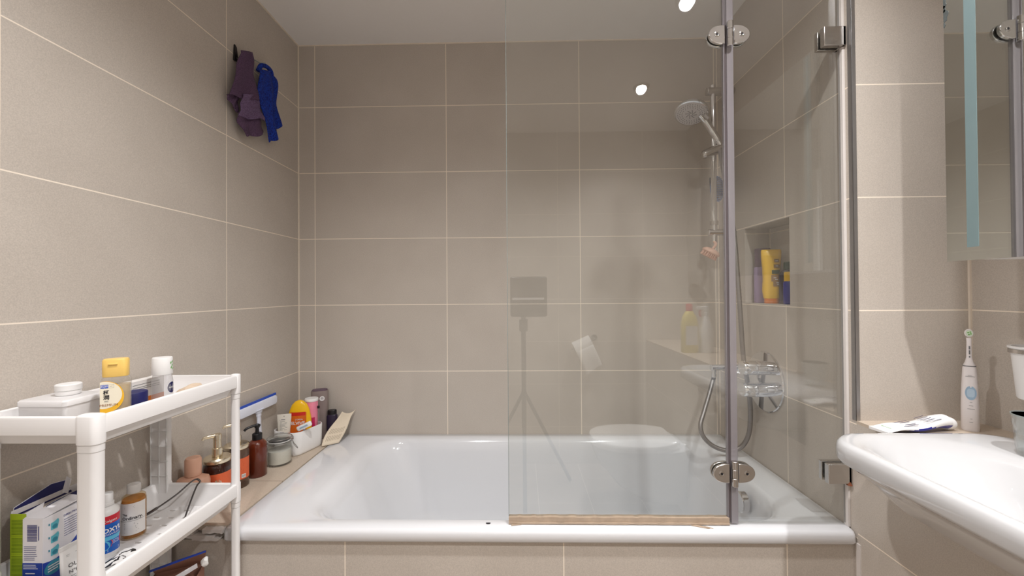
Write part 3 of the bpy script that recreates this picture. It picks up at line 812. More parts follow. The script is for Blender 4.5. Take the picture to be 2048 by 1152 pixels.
pD_L = [(1.325, 1.889), (1.335, 1.874), (1.362, 1.858)]; pD_R = [(1.381, 1.918), (1.384, 1.892), (1.384, 1.850)]
b = MB(inv); strip_cloth(b, pA_L, pA_R, -.976, .006, 2.2, .6, bulge=.010); b.build('upper_fold', M['mitt'], t, solid=.003, smooth=80)
b = MB(inv); strip_cloth(b, pB_L, pB_R, -.972, .005, 1.7, 1.2, bulge=.010); b.build('ribbed_cuff', M['mitt_in'], t, solid=.003, smooth=80)
b = MB(inv); strip_cloth(b, pC_L, pC_R, -.978, .006, 3.1, .2, bulge=.006); b.build('lower_fold', M['mitt'], t, solid=.003, smooth=80)
b = MB(inv); strip_cloth(b, pD_L, pD_R, -.984, .003, 1.2, .2); b.build('back_fold', M['mitt'], t, solid=.003, smooth=80)
t = thing('mesh_cloth', 'royal blue mesh scrubbing cloth hanging beside the purple washcloth', 'washcloth', (-.978, 1.55, 1.95))
inv = Matrix.Translation((.978, -1.55, -1.95))
b = MB(inv); strip_cloth(b, [(1.480, 2.060), (1.466, 1.973), (1.502, 1.879), (1.533, 1.803)], [(1.552, 2.090), (1.562, 2.006), (1.568, 1.922), (1.588, 1.848)], -.972, .005, 3.4, .3, bulge=.010, nv=40)
b.build('front_fold', M['mesh'], t, solid=.0025, smooth=80)
b = MB(inv); strip_cloth(b, [(1.522, 2.072), (1.555, 2.018), (1.569, 1.942), (1.58, 1.877)], [(1.566, 2.092), (1.604, 2.073), (1.598, 1.982), (1.635, 1.909)], -.982, .004, 2.4, 1.3, bulge=.006, nv=40)
b.build('rear_fold', M['mesh'], t, solid=.0025, smooth=80)
b = MB(inv); b.tube(smooth_path([(-.985, 1.490, 2.060), (-.978, 1.498, 2.085), (-.972, 1.522, 2.094), (-.974, 1.552, 2.090), (-.98, 1.566, 2.07)]), .008, 10); b.build('gathered_top', M['mesh'], t, smooth=80)
b = MB(inv); b.tube(smooth_path([(-1.003, 1.484, 2.102), (-.992, 1.486, 2.098), (-.980, 1.497, 2.094), (-.966, 1.505, 2.098)]), .002, 8); b.build('clear_hook', M['glass_edge'], t)

# ================================================================== TOILET, ROLL, CLEANERS, TRIPOD (seen in the glass)
t = thing('toilet', 'white wall-hung toilet with closed lid beside the basin wall', 'toilet', (XR, -.015, 0))
def dring(l, wd, z, n=40, x0=0.0):
    out = []
    for i in range(n):
        a = 2 * pi * i / n
        c, s_ = cos(a), sin(a)
        x = -x0 - (l - x0) * (.45 + .55 * c) if c > -.8 else -x0 - .005
        out.append((x, wd * math.copysign(abs(s_) ** .75, s_), z))
    return out[::-1]
b = MB(); b.loft([dring(.25, .10, .09), dring(.36, .13, .16), dring(.46, .165, .28), dring(.495, .175, .36), dring(.50, .178, .385)]); b.build('bowl', M['porcelain'], t, smooth=60)
b = MB(); b.loft([dring(.502, .180, .387, x0=.05), dring(.505, .182, .392, x0=.05), dring(.505, .182, .402, x0=.05)]); b.build('seat', M['white'], t, smooth=50)
b = MB(); b.loft([dring(.504, .181, .404, x0=.06), dring(.506, .183, .410, x0=.06), dring(.500, .178, .421, x0=.06), dring(.46, .15, .424, x0=.06)]); b.build('lid', M['white'], t, smooth=50)
b = MB(); b.cyl((-.045, -.08, .398), (-.045, .08, .398), .010, 14); b.build('lid_hinge', M['white'], t)
t = thing('toilet_roll', 'white toilet roll on a chrome arm on the rear wall', 'toilet roll', (.44, YR, .82), 0)
TR = Matrix.Translation((0, .075, .015)) @ Matrix.Rotation(radians(-24), 4, 'Y') @ Matrix.Diagonal((1.25, 1, 1.1, 1)) @ Matrix.Translation((0, -.075, -.015))
b = MB(TR); b.tube([(.075, .004, .03), (.075, .075, .03), (-.07, .075, .03)], .006, 10); b.cyl((.075, .0015, .03), (.075, .008, .03), .02, 20); b.build('roll_holder', M['chrome'], t)
RM = TR @ Matrix.Translation((-.055, .075, .015)) @ Matrix.Rotation(pi / 2, 4, 'Y')
M['paper'] = pm('tissue_paper', rgb(240, 239, 236), .9, vary=.02)
b = MB(RM); b.lathe([(.020, 0), (.055, 0), (.055, .10), (.020, .10), (.020, 0)], 36); b.build('paper_roll', M['paper'], t)
b = MB(TR); b.grid(lambda u, v: (-.055 + .10 * u, .130 + .006 * sin(v * 4), .015 - .16 * v + .02 * u * v), 6, 10); b.build('loose_sheet', M['paper'], t, solid=.001)
M['bleach'] = pm('yellow_bleach', rgb(226, 206, 96), .4, vary=.03)
t = thing('bleach_bottle', 'pale yellow cleaning bottle with a red cap on the ledge', 'cleaning bottle', (.945, -.035, ZL))
b = MB(); b.loft([sup(.042, .028, 0), sup(.045, .030, .005), sup(.045, .030, .16), sup(.036, .026, .20), sup(.02, .018, .228), sup(.016, .016, .232)]); b.build('bottle_body', M['bleach'], t, smooth=60)
b = MB(); b.lathe([(0, .232), (.018, .232), (.018, .262), (.014, .272), (0, .272)], 20); b.build('cap', M['red'], t)
b = MB(); b.rect(-.032, .032, .045, .15, .0315); b.build('front_label', M['label'], t)
t = thing('spray_bottle', 'white cleaning bottle with a trigger head on the ledge', 'cleaning bottle', (1.035, -.03, ZL))
b = MB(); b.loft([sup(.034, .025, 0), sup(.036, .027, .005), sup(.036, .027, .12), sup(.022, .02, .17), sup(.014, .014, .205)]); b.build('bottle_body', M['white'], t, smooth=60)
b = MB(); b.cyl((0, 0, .206), (0, 0, .226), .016, 16); b.loft([sup(.014, .011, .226), sup(.017, .012, .235), sup(.015, .011, .258)]); b.box(-.052, .0, -.009, .009, .238, .256); b.build('trigger_head', M['white2'], t, bevel=.002)
b = MB(); b.tube(smooth_path([(-.03, 0, .238), (-.036, 0, .22), (-.03, 0, .20)]), .005, 8); b.build('trigger', M['red'], t)
t = thing('camera_tripod', 'dark camera box on a thin tripod facing the bath', 'camera', (.03, -.19, 0))
b = MB(); b.box(-.087, .128, -.06, .085, 1.07, 1.305); b.build('camera_body', M['black'], t, bevel=.012)
b = MB(); b.box(-.075, .11, .0855, .088, 1.170, 1.182); b.build('light_bar', M['white2'], t)
b = MB(); b.cyl((-.01, 0, .40), (-.01, 0, 1.068), .0145, 16); b.cyl((-.01, 0, .98), (-.01, 0, 1.05), .026, 20); b.build('centre_pole', M['black'], t)
for a in (90, 210, 330):
    b = MB(); b.cyl((-.01, 0, .62), (-.01 + .34 * cos(radians(a)), .34 * sin(radians(a)), .008), .011, 12); b.build('leg', M['black'], t)

# ================================================================== WHITE FOUR-TIER SHELF UNIT
TX0, TX1, TY0, TY1 = -.992, -.757, .700, 1.071
TIERS = [1.000, .710, .420, .130]
M['shelf'] = pm('shelf_white', rgb(236, 234, 233), .38, vary=.006)
sh = thing('shelf_unit', 'white plastic four-tier shelf unit with perforated trays beside the bath', 'shelf unit', (0, 0, 0))
slots = []
for i in range(5):
    for j in range(9):
        x = -.957 + i * .037 + (.0 if j % 2 else .012); y = .752 + j * .033
        slots.append((x, x + .016, y, y + .006))
for zt in TIERS:
    b = MB()
    def rr(ins, r, z): return rring(TX0 + ins, TX1 - ins, TY0 + ins, TY1 - ins, r, z, 5)
    b.loft([rr(.0, .016, zt - .032), rr(0, .016, zt - .004), rr(.0015, .015, zt - .001), rr(.004, .014, zt), rr(.009, .011, zt), rr(.0115, .010, zt - .0015), rr(.014, .010, zt - .02),
            rr(.030, .010, zt - .0488), rr(.0305, .010, zt - .053), rr(.018, .012, zt - .053), rr(.010, .012, zt - .034), rr(.003, .015, zt - .0335)], closed=True)
    b.plate(TX0 + .030, TX1 - .030, TY0 + .030, TY1 - .030, zt - .0525, zt - .0490, slots)
    b.build('tray', M['shelf'], sh, smooth=35)
def leg(x0, x1, y0, y1, r=.011):
    b = MB(); z = 0
    e = .0012
    R4 = lambda g, zz: rring(x0 - g, x1 + g, y0 - g, y1 + g, r, zz, 5)
    rings = [R4(-.001, .0), R4(0, .003)]
    for zt in TIERS[::-1]:
        rings += [R4(0, zt - .064), R4(-.0008, zt - .0635), R4(-.0008, zt - .063), R4(.0004, zt - .0625), R4(.0004, zt - .051), R4(-.0004, zt - .0505), R4(-.0004, zt - .050), R4(e, zt - .049), R4(e, zt + .0)]
        if zt == TIERS[0]: rings += [R4(0, zt + .002), R4(-.003, zt + .0032)]
        else: rings += [R4(.0, zt + .004)]
    b.loft(rings)
    return b.build('leg', M['shelf'], sh, smooth=45)
leg(-.796, -.757, .699, .723, .011)
leg(-.992, -.953, .699, .723, .011)
leg(-.776, -.757, 1.057, 1.072, .006)
# far wall-side leg: a channel with ribs on its inner face
far = leg(-.992, -.946, 1.057, 1.072, .004)
b = MB()
for x in (-.9915, -.969, -.948): b.box(x, x + .0018, 1.0545, 1.0572, .01, .94)
for i in range(24):
    z = .03 + i * .039
    if all(not (zt - .08 < z < zt + .01) for zt in TIERS): b.box(-.9915, -.9462, 1.0548, 1.0572, z, z + .0015)
b.build('leg_rib', M['white2'], far)

Z1, Z2, Z3 = TIERS[0] - .0489, TIERS[1] - .0489, TIERS[2] - .0489

# ------------------------------------------------------------------ top tray
M['milky'] = thin_glass('milky_plastic', (.93, .93, .93, 1), 1.4, .25, body=rgb(240, 238, 238), body_amt=.90)
t = thing('storage_box', 'translucent white plastic box with a lid on the top tray', 'storage box', (-.911, .783, Z1))
b = MB(); b.loft([rring(-.044, .044, -.036, .036, .006, .0005, 4), rring(-.046, .046, -.038, .038, .006, .003, 4), rring(-.047, .047, -.039, .039, .006, .055, 4)]); b.build('box_body', M['milky'], t, smooth=50)
b = MB(); b.loft([rring(-.0485, .0485, -.0405, .0405, .007, .0555, 4), rring(-.0485, .0485, -.0405, .0405, .007, .064, 4), rring(-.046, .046, -.038, .038, .006, .067, 4)]); b.build('box_lid', M['milky'], t, smooth=40)
t = thing('cream_jar', 'small round white jar sitting on the translucent box', 'jar', (-.912, .792, Z1 + .0675))
b = MB(); b.lathe([(0, 0), (.017, 0), (.0185, .002), (.0185, .009), (.0, .009)], 32); b.build('jar_body', M['white'], t)
b = MB(); b.lathe([(0, .0095), (.0195, .0095), (.0195, .020), (.018, .0215), (0, .0215)], 32); b.build('jar_lid', M['white2'], t)

def flat_text(mb, mat, items, y):
    mb.mat(mat)
    for body, size, x, z, al in items: mb.text(body, size, (x, y, z), al)

# golden lotion bottle
M['clear'] = thin_glass('clear_plastic', (.95, .94, .92, 1), 1.45, .02, body=(.8, .75, .68, 1), body_amt=.12)
M['lotion'] = thin_glass('golden_liquid', (.98, .92, .78, 1), 1.36, .05, body=rgb(236, 214, 170), body_amt=.45)
M['gold_cap'] = pm('honey_plastic', rgb(240, 200, 110), .3, vary=.02)
t = thing('lotion_bottle', 'clear lotion bottle of golden liquid with a honey yellow flip cap', 'bottle', (-.812, .790, Z1), radians(44) - .25)
E_ = .6
b = MB(); b.loft([sup(.0205, .0125, .001, 32, E_), sup(.0225, .014, .004, 32, E_), sup(.0225, .014, .094, 32, E_), sup(.021, .013, .100, 32, E_), sup(.019, .012, .104, 32, E_)]); b.build('bottle_body', M['clear'], t, smooth=60)
b = MB(); b.loft([sup(.020, .0118, .003, 32, E_), sup(.0213, .0128, .006, 32, E_), sup(.0213, .0128, .088, 32, E_)]); b.build('liquid', M['lotion'], t, smooth=60)
b = MB(); b.loft([sup(.0192, .0125, .1045, 32, E_), sup(.0195, .0128, .106, 32, E_), sup(.0195, .0128, .137, 32, E_), sup(.0178, .0113, .1395, 32, E_)]); cp = b.build('flip_cap', M['gold_cap'], t, smooth=45)
b = MB(); b.box(-.008, .006, -.0145, -.012, .1285, .1315); b.build('cap_lip', M['gold_cap'], cp, bevel=.0006)
M['cream_label'] = pm('cream_label', rgb(246, 238, 216), .4, vary=.02)
M['gold_fill'] = pm('label_gold', rgb(248, 190, 50), .4, vary=.06)
b = MB(); yf = -.01405
b.mat(M['gold_fill']); pc = (-.012, .066)
b.add([(max(-.0195, pc[0] + .028 * cos(a)), yf, pc[1] + .031 * sin(a)) for a in [2 * pi * i / 40 for i in range(40)]], [tuple(range(40))])
b.mat(M['cream_label'])
b.add([(max(-.0195, pc[0] - .0015 + .0265 * cos(a)), yf - .0002, pc[1] + .004 + .0265 * sin(a)) for a in [2 * pi * i / 40 for i in range(40)]], [tuple(range(40))])
b.mat(M['blue']); b.rect(-.0185, -.013, .0835, .0905, yf - .0004); b.rect(-.0126, -.0072, .0835, .0905, yf - .0004)
b.mat(M['white']); b.text('肌', .0052, (-.0157, yf - .0006, .0870)); b.text('研', .0052, (-.0099, yf - .0006, .0870))
b.mat(M['grey']); b.rect(-.0062, .001, .0835, .0837, yf - .0004); b.rect(-.0062, .001, .0903, .0905, yf - .0004); b.rect(.0008, .001, .0835, .0905, yf - .0004); b.rect(-.005, -.001, .087, .0874, yf - .0004)
b.mat(M['ink']); b.text('極', .0095, (-.010, yf - .0006, .0745), bold=.0002); b.text('潤', .0095, (-.010, yf - .0006, .0650), bold=.0002)
b.mat(M['grey']); b.lines(-.013, -.006, .0560, .0595, 2, yf - .0006)
M['label_brown2'] = pm('brown_print', rgb(150, 92, 30), .5)
b.mat(M['label_brown2']); b.text('PREMIUM', .0065, (-.0065, yf - .0006, .0500), sx=1.0)
b.build('front_label', None, t)

t = thing('face_cream_jar', 'squat jar with a dark blue lid beside the golden lotion bottle', 'jar', (-.838, .850, Z1))
b = MB(); b.lathe([(0, 0), (.023, 0), (.0245, .003), (.0245, .022), (0, .022)], 36); b.build('jar_body', M['white'], t)
b = MB(); b.lathe([(0, .0225), (.0255, .0225), (.0255, .056), (.0245, .0575), (0, .0575)], 36); b.build('jar_lid', M['navy'], t)
t = thing('small_carton', 'slim white carton with an orange base behind the dark blue jar', 'carton', (-.868, .905, Z1))
b = MB(); b.mat(M['label']); b.box(-.012, .012, -.042, .042, .034, .072); b.mat(M['orange']); b.box(-.012, .012, -.042, .042, 0, .034); b.mat(M['grey'])
for z in (.064, .058, .054): b.add([(.0122, -.036, z), (.0122, .03, z), (.0122, .03, z + .0012), (.0122, -.036, z + .0012)], [(0, 1, 2, 3)])
b.build('carton_body', None, t)
b = MB(); b.box(-.0125, .0125, -.0425, -.0420, .0715, .073); b.box(-.0121, .0121, -.0421, .0421, .0722, .0730); b.build('tuck_flap', M['label'], t)
t = thing('micellar_bottle', 'clear bottle with a white cap and a round blue logo on the top tray', 'bottle', (-.822, .905, Z1), radians(42))
M['water'] = thin_glass('clear_water', (.93, .93, .94, 1), 1.4, .02, body=(.75, .74, .74, 1), body_amt=.22)
b = MB(); b.lathe([(0, .001), (.018, .001), (.0195, .004), (.0195, .068), (.0175, .080), (.0165, .084), (0, .084)], 32); b.build('bottle_body', M['water'], t, smooth=50)
b = MB(); b.lathe([(0, .0845), (.0188, .0845), (.0192, .086), (.0185, .121), (.0175, .123), (0, .123)], 32); cp = b.build('cap', M['white'], t, smooth=45)
b = MB(); b.fn = wrap(.0192); b.mat(M['bgreen'])
for x, z in ((.017, .110), (.021, .104), (.018, .099), (.023, .112), (.024, .096)): b.add([(x - .002, -.0002, z), (x, -.0002, z - .003), (x + .002, -.0002, z + .001), (x + .0003, -.0002, z + .004)], [(0, 1, 2, 3)])
b.build('leaf_print', None, cp)
b = MB(); b.fn = wrap(.0196); b.mat(M['navy']); nn = 24
b.add([(.020, 0, .054)] + [(.020 + .0105 * cos(a), 0, .054 + .0125 * sin(a)) for a in [2 * pi * i / nn for i in range(nn)]], [(0, 1 + i, 1 + (i + 1) % nn) for i in range(nn)])
b.mat(M['white']); b.text('NIVEA', .0058, (.020, -.0003, .054))
b.build('round_logo', None, t)
t = thing('cotton_pad_pouch', 'crumpled cream pouch lying at the far end of the top tray', 'pouch', (-.822, .985, Z1))
M['pouch'] = pm('cream_pouch', rgb(222, 200, 176), .6, vary=.06, scale=40)
def lump(b, rx, ry, rz, seed, n=16, m=9, amp=.18):
    rnd = random.Random(seed); ph = [rnd.uniform(0, 6) for _ in range(6)]
    rings = []
    for i in range(m + 1):
        th = -pi / 2 + pi * i / m
        r = []
        for j in range(n):
            a = 2 * pi * j / n
            k = 1 + amp * (sin(3 * a + ph[0] + 2 * th) + .6 * sin(5 * a + ph[1] - 3 * th) + .5 * sin(7 * th + ph[2]))
            c = max(cos(th), .02)
            r.append((rx * k * c * cos(a), ry * k * c * sin(a), rz * (1 + sin(th)) * (1 + .15 * sin(2 * a + ph[3]) * c)))
        rings.append(r)
    return b.loft(rings)
b = MB(); lump(b, .022, .036, .021, 3); b.build('pouch_body', M['pouch'], t, smooth=40)
b = MB(); lump(b, .018, .02, .010, 8); b.build('white_tissue', M['paper'], t, (.004, -.034, 0.012), smooth=40)
hp = MB().tube(smooth_path([(-.02, -.03, .002), (.0, .0, .004), (.018, .030, .008), (.016, .036, .010), (-.006, .006, .005), (-.024, -.024, .002)]), .0012, 8).build('hair_grip', M['black'], None, (-.80, .965, Z1))
tag(hp, 'thin dark hair grip lying near the cream pouch', 'hair grip')

# ------------------------------------------------------------------ second tray
M['lime'] = pm('lime_card', rgb(166, 190, 34), .55, vary=.04)
M['lime_print'] = pm('lime_print', rgb(104, 132, 24), .6)
M['card_white'] = pm('white_card', rgb(232, 230, 234), .5, vary=.01)
M['card_in'] = pm('card_inside', rgb(226, 196, 150), .7, vary=.03)
M['box_blue'] = pm('box_blue', rgb(30, 62, 160), .4, vary=.10, scale=30)
M['teal'] = pm('teal_print', rgb(94, 186, 202), .45, vary=.06)
M['teal_dark'] = pm('teal_shade', rgb(50, 140, 164), .45, vary=.06)
M['print_blue'] = pm('print_blue', rgb(70, 72, 130), .6)
# open lime carton
t = thing('lime_carton', 'torn open carton with a lime green end and navy flaps on the middle tray', 'carton', (-.9435, .790, Z2))
b = MB(); h = .150; x0, x1, y0, y1 = -.018, .012, -.052, .062
b.mat(M['lime']); b.box(x0, x1, y0, y0 + .001, 0, h - .004)
b.mat(M['card_white']); b.box(x0, x0 + .001, y0 + .001, y1, 0, h); b.box(x1 - .001, x1, y0 + .001, y1, 0, h - .012); b.box(x0, x1, y1, y1 + .001, 0, h - .004); b.box(x0, x1, y0, y1, 0, .001)
b.build('carton_body', None, t)
b = MB(); b.mat(M['lime_print'])
for k in range(4):
    z1 = h - .014 - k * .034
    b.lines(x0 + .003, x1 - .003, z1 - .029, z1, 11, y0 - .0003, .4, .15)
    b.rect(x0 + .001, x1 - .001, z1 - .0315, z1 - .0312, y0 - .0003)
b.build('end_print', None, t)
def flap(b, pts, th=.0012, d=(0, 0, 1)):
    n = len(pts); D = Vector(d) * th
    return b.loft([[Vector(p) for p in pts], [Vector(p) + D for p in pts]])
b = MB(); b.mat(M['navy']); flap(b, [(x0 + .001, y0 + .004, h - .012), (x0 + .001, .050, h - .012), (x0 - .006, .046, h + .014), (x0 - .007, .020, h + .018), (x0 - .005, y0 + .01, h + .002)], d=(1, 0, 0))
b.mat(M['card_white']); flap(b, [(x0 - .0005, y0 + .004, h - .012), (x0 - .0005, .050, h - .012), (x0 - .0075, .046, h + .0145), (x0 - .0085, .020, h + .0185), (x0 - .0065, y0 + .01, h + .0025)], d=(1, 0, 0))
b.build('back_flap', None, t)
b = MB(); b.mat(M['navy']); flap(b, [(x1 - .001, -.030, h - .012), (x1 - .001, .058, h - .012), (x1 + .006, .055, h + .002), (x1 + .005, -.002, h - .001), (x1 + .004, -.022, h - .004)], d=(1, 0, 0)); b.build('front_flap', None, t)
b = MB(); flap(b, [(x0 + .004, .030, h - .004), (x1 - .014, .030, h - .006), (x1 - .012, .034, h + .022), (x0 + .006, .036, h + .026)], d=(0, 1, 0)); b.build('torn_flap', M['card_white'], t)
b = MB(); flap(b, [(x1 - .014, y0 + .006, h - .010), (x1 - .001, y0 + .004, h - .016), (x1 + .003, -.028, h - .010), (x1 - .010, -.014, h - .002)], d=(0, 0, 1)); b.build('end_flap', M['card_white'], t)
b = MB(); b.box(x0 + .003, x1 - .004, y0 + .005, y1 - .003, .001, h - .016); b.build('inner_packet', M['card_in'], t, bevel=.002)
# tablet carton with teal pictures
t = thing('tablet_carton', 'white and blue carton with teal pictures and a barcode on the middle tray', 'carton', (-.912, .772, Z2))
x0, x1, y0, y1, h = -.0195, .0185, -.0385, .0345, .139
b = MB(); b.mat(M['card_white']); b.box(x0, x1, y0, y1, 0, h); b.build('carton_body', None, t)
b = MB(); flap(b, [(x0 + .001, y0 + .001, h + .0003), (x1 - .0005, y0 + .001, h + .0003), (x1 - .001, y1, h + .006), (x0 + .002, y1, h + .010)]); b.build('top_flap', M['card_white'], t)
b = MB(); f = y0 - .0003                           # narrow end facing the room
b.mat(M['box_blue']); b.rect(x0, x1, 0, .058, f)
b.mat(M['print_blue'])
xb = x0 + .009
random.seed(11)
zb_ = .098
while zb_ < .128:
    w_ = random.choice((.0007, .0011, .0016)); b.rect(xb, xb + .019, zb_, zb_ + w_, f - .0002); zb_ += w_ + random.choice((.0007, .0011))
b.rect(xb + .021, xb + .0225, .100, .126, f - .0002)
b.lines(x0 + .003, x1 - .008, .062, .090, 8, f - .0002, .3)
b.mat(M['white']); b.lines(x0 + .002, x1 - .006, .046, .056, 3, f - .0003, .35); b.lines(x0 + .006, x1 - .012, .003, .042, 6, f - .0003, .3, .4)
b.build('end_print', None, t)
XP = Matrix(((0, -1, 0, 0), (1, 0, 0, 0), (0, 0, 1, 0), (0, 0, 0, 1)))   # local -y print plane -> +x face, local x -> world y
b = MB(XP); f = -(x1 + .0003)
b.mat(M['box_blue'])
b.add([(y0, f, 0), (y1, f, 0), (y1, f, .092)] + [(y1 - .073 * u, f, .092 - .047 * sin(pi / 2 * u) + .012 * max(0, u - .6) / .4) for u in (.12, .25, .4, .55, .7, .85, 1.0)], [tuple(range(10))])
b.mat(M['teal'])
for zc in (.119, .094, .070):
    b.add([(y0 + .013, f - .0002, zc - .008), (y0 + .024, f - .0002, zc - .009), (y0 + .0265, f - .0002, zc + .004), (y0 + .025, f - .0002, zc + .009), (y0 + .019, f - .0002, zc + .006), (y0 + .013, f - .0002, zc + .005)], [tuple(range(6))])
b.mat(M['teal_dark'])
for zc in (.119, .094, .070):
    b.add([(y0 + .015 + .0045 * (1 + cos(a)), f - .0004, zc - .003 + .004 * sin(a)) for a in [2 * pi * i / 14 for i in range(14)]], [tuple(range(14))])
    b.rect(y0 + .009, y0 + .011, zc + .002, zc + .006, f - .0004)
b.mat(M['print_blue']); b.text('DIRECTIONS:', .0052, (y0 + .034, f - .0002, .1265), 'LEFT', .0001)
b.lines(y0 + .035, y1 - .002, .085, .121, 8, f - .0002, .22)
b.mat(M['teal_dark']); b.add([(y0 + .018 + .016 * cos(a), f - .0003, .040 + .013 * sin(a)) for a in [2 * pi * i / 20 for i in range(20)]], [tuple(range(20))])
b.mat(M['white']); b.lines(y0 + .008, y0 + .028, .033, .047, 3, f - .0005, .45, .3)
b.build('front_print', None, t)
# hair tube
t = thing('hair_mask_tube', 'white squeeze tube with black lettering in front of the tablet carton', 'tube', (-.848, .752, Z2), radians(84))
b = MB(); rr_ = []
for z, th, wd in ((.003, .013, .021), (.02, .014, .0235), (.05, .009, .026), (.075, .0035, .0275), (.083, .0012, .028), (.090, .001, .028)): rr_.append(sup(wd, th, z, 28, .9))
b.loft(rr_); tb = b.build('tube_body', M['white'], t, smooth=60)
b = MB(); b.box(-.028, .028, -.0016, .0016, .0835, .0905); b.build('crimp', M['white2'], t)
b = MB(); b.fn = lambda p: (p.x, -(.0145 - max(0, p.z - .02) * .2 if p.z < .075 else .0042) - .0012 - p.y * 0 + abs(p.x) * .10, p.z)
b.mat(M['ink']); b.text('OLAPLEX', .0098, (-.0195, 0, .053), 'LEFT', sx=1.05); b.text('Nº8', .0085, (-.0195, 0, .042), 'LEFT')
b.mat(M['grey']); b.lines(-.0195, .012, .069, .074, 2, 0, .2); b.lines(-.0195, .018, .026, .036, 3, 0, .22)
b.build('print', None, tb)
# mouthwash bottle
M['mw_blue'] = pm('mouthwash_blue', rgb(20, 96, 190), .35, vary=.03)
M['sky'] = pm('label_sky', rgb(98, 190, 226), .35, vary=.05)
t = thing('mouthwash_bottle', 'small white bottle with a red and blue wrapped label on the middle tray', 'bottle', (-.893, .848, Z2), .70)
r = .0208
b = MB(); b.lathe([(0, 0), (.0195, 0), (r, .002), (r, .092), (.0195, .098), (.012, .103), (.0095, .105), (0, .105)], 40); b.build('bottle_body', M['white'], t, smooth=50)
b = MB(); b.lathe([(0, .1055), (.0125, .1055), (.0125, .111), (.011, .112), (.011, .130), (0, .130)], 28); b.build('cap', M['white2'], t)
def band(b, r, z0, z1, a0, a1, n=28, dz=0.0):
    vs = []; fs = []
    for i in range(n + 1):
        a = -pi / 2 + a0 + (a1 - a0) * i / n
        vs += [(r * cos(a), r * sin(a), z0 + dz * i / n), (r * cos(a), r * sin(a), z1 + dz * i / n)]
    for i in range(n): fs.append((2 * i, 2 * i + 2, 2 * i + 3, 2 * i + 1))
    return b.add(vs, fs)
b = MB(); rl = r + .0003
b.mat(M['mw_blue']); band(b, rl, .010, .086, -2.6, 2.6)
b.mat(M['red']); band(b, rl + .0002, .070, .0865, -2.6, 2.6, dz=.002)
b.mat(M['sky']); band(b, rl + .0002, .036, .0445, -2.6, 2.6)
b.fn = wrap(rl + .0004)
b.add([(.000 + .009 * cos(a), 0, .026 + .010 * sin(a)) for a in [2 * pi * i / 16 for i in range(16)]], [tuple(range(16))])
b.mat(M['red']); b.add([(.009, -.0002, .037), (.030, -.0002, .040), (.030, -.0002, .024), (.009, -.0002, .022), (.012, -.0002, .030)], [(0, 4, 3, 2, 1)])
b.mat(M['white']); b.text('Colgate', .0075, (.009, -.0004, .077)); b.text('PEROXYL', .0125, (.003, -.0004, .057), bold=.0004); b.text('MOUTHWASH', .0062, (.005, -.0004, .0485))
b.lines(.012, .026, .026, .035, 3, -.0006, .25); b.lines(.004, .026, .012, .018, 2, -.0004, .25)
b.build('wrapped_label', None, t)
# amber toner bottle
M['amber_liquid'] = thin_glass('amber_liquid', (.90, .62, .26, 1), 1.36, .03, body=rgb(206, 140, 62), body_amt=.5)
M['amber_clear'] = thin_glass('amber_clear', (.94, .88, .76, 1), 1.45, .02, body=rgb(220, 180, 120), body_amt=.10)
M['cap_milky'] = thin_glass('cap_milky', (.9, .9, .9, 1), 1.4, .2, body=rgb(226, 222, 218), body_amt=.65)
t = thing('toner_bottle', 'clear bottle of amber toner with a plain white label on the middle tray', 'bottle', (-.897, .914, Z2), .70)
r = .0222
b = MB(); b.lathe([(0, .001), (.0205, .001), (r, .003), (r, .084), (.0205, .093), (.014, .098), (.0115, .100), (0, .100)], 40); b.build('bottle_body', M['amber_clear'], t, smooth=50)
b = MB(); b.lathe([(0, .003), (.0195, .003), (.0213, .005), (.0213, .082), (.0195, .088), (0, .089)], 40); b.build('liquid', M['amber_liquid'], t, smooth=50)
b = MB(); b.lathe([(0, .1005), (.0125, .1005), (.0125, .118), (.0115, .1195), (0, .1195)], 28); b.build('cap', M['cap_milky'], t)
b = MB(); rl = r + .0004; b.mat(M['label']); band(b, rl, .012, .083, -1.35, 1.1)
b.fn = wrap(rl + .0004)
b.mat(M['ink']); b.text('The', .0066, (-.0205, 0, .0585), 'LEFT', .0001); b.text('Ordinary.', .0098, (-.0205, 0, .0500), 'LEFT', .0002)
b.rect(-.029, .022, .0435, .0440, 0, 16); b.lines(-.016, .010, .0245, .0395, 4, 0, .3, .35); b.lines(-.016, .012, .017, .023, 2, 0, .2, .3)
b.mat(M['grey']); b.lines(-.016, .004, .071, .079, 3, 0, .22, .2)
b.build('front_label', None, t)
# forked wire
M['wire'] = pm('dark_wire', (.16, .15, .15, 1), .3, 1.0)
wr = MB().tube(smooth_path([(-.942, .960, Z2 + .005), (-.915, .985, Z2 + .020), (-.886, 1.015, Z2 + .042), (-.868, 1.040, Z2 + .063), (-.858, 1.048, Z2 + .067), (-.849, 1.048, Z2 + .060)], 10), [.0034] * 12 + [.0020] * 28 + [.0024] * 11, 10)
g = thing('reading_glasses_arms', 'pair of thin dark wire arms resting across the middle tray', 'spectacles', (0, 0, 0))
wr.build('wire_arm', M['wire'], g)
MB().tube(smooth_path([(-.797, .925, Z2 + .009), (-.808, .948, Z2 + .016), (-.828, .990, Z2 + .036), (-.845, 1.030, Z2 + .056), (-.848, 1.044, Z2 + .060)], 10), [.0034] * 12 + [.0020] * 29, 10).build('wire_arm', M['wire'], g)
t = thing('crumpled_wrapper', 'crumpled black and white wrapper lying at the front of the middle tray', 'wrapper', (-.822, .806, Z2))
b = MB(); lump(b, .022, .034, .012, 21, 22, 10, .26)
b.mats = [M['white2'], M['black']]
for k in range(len(b.f)): b.fm[k] = 1 if (k * 7919 // 13) % 5 < 2 else 0
b.build('wrapper_body', None, t, smooth=15)

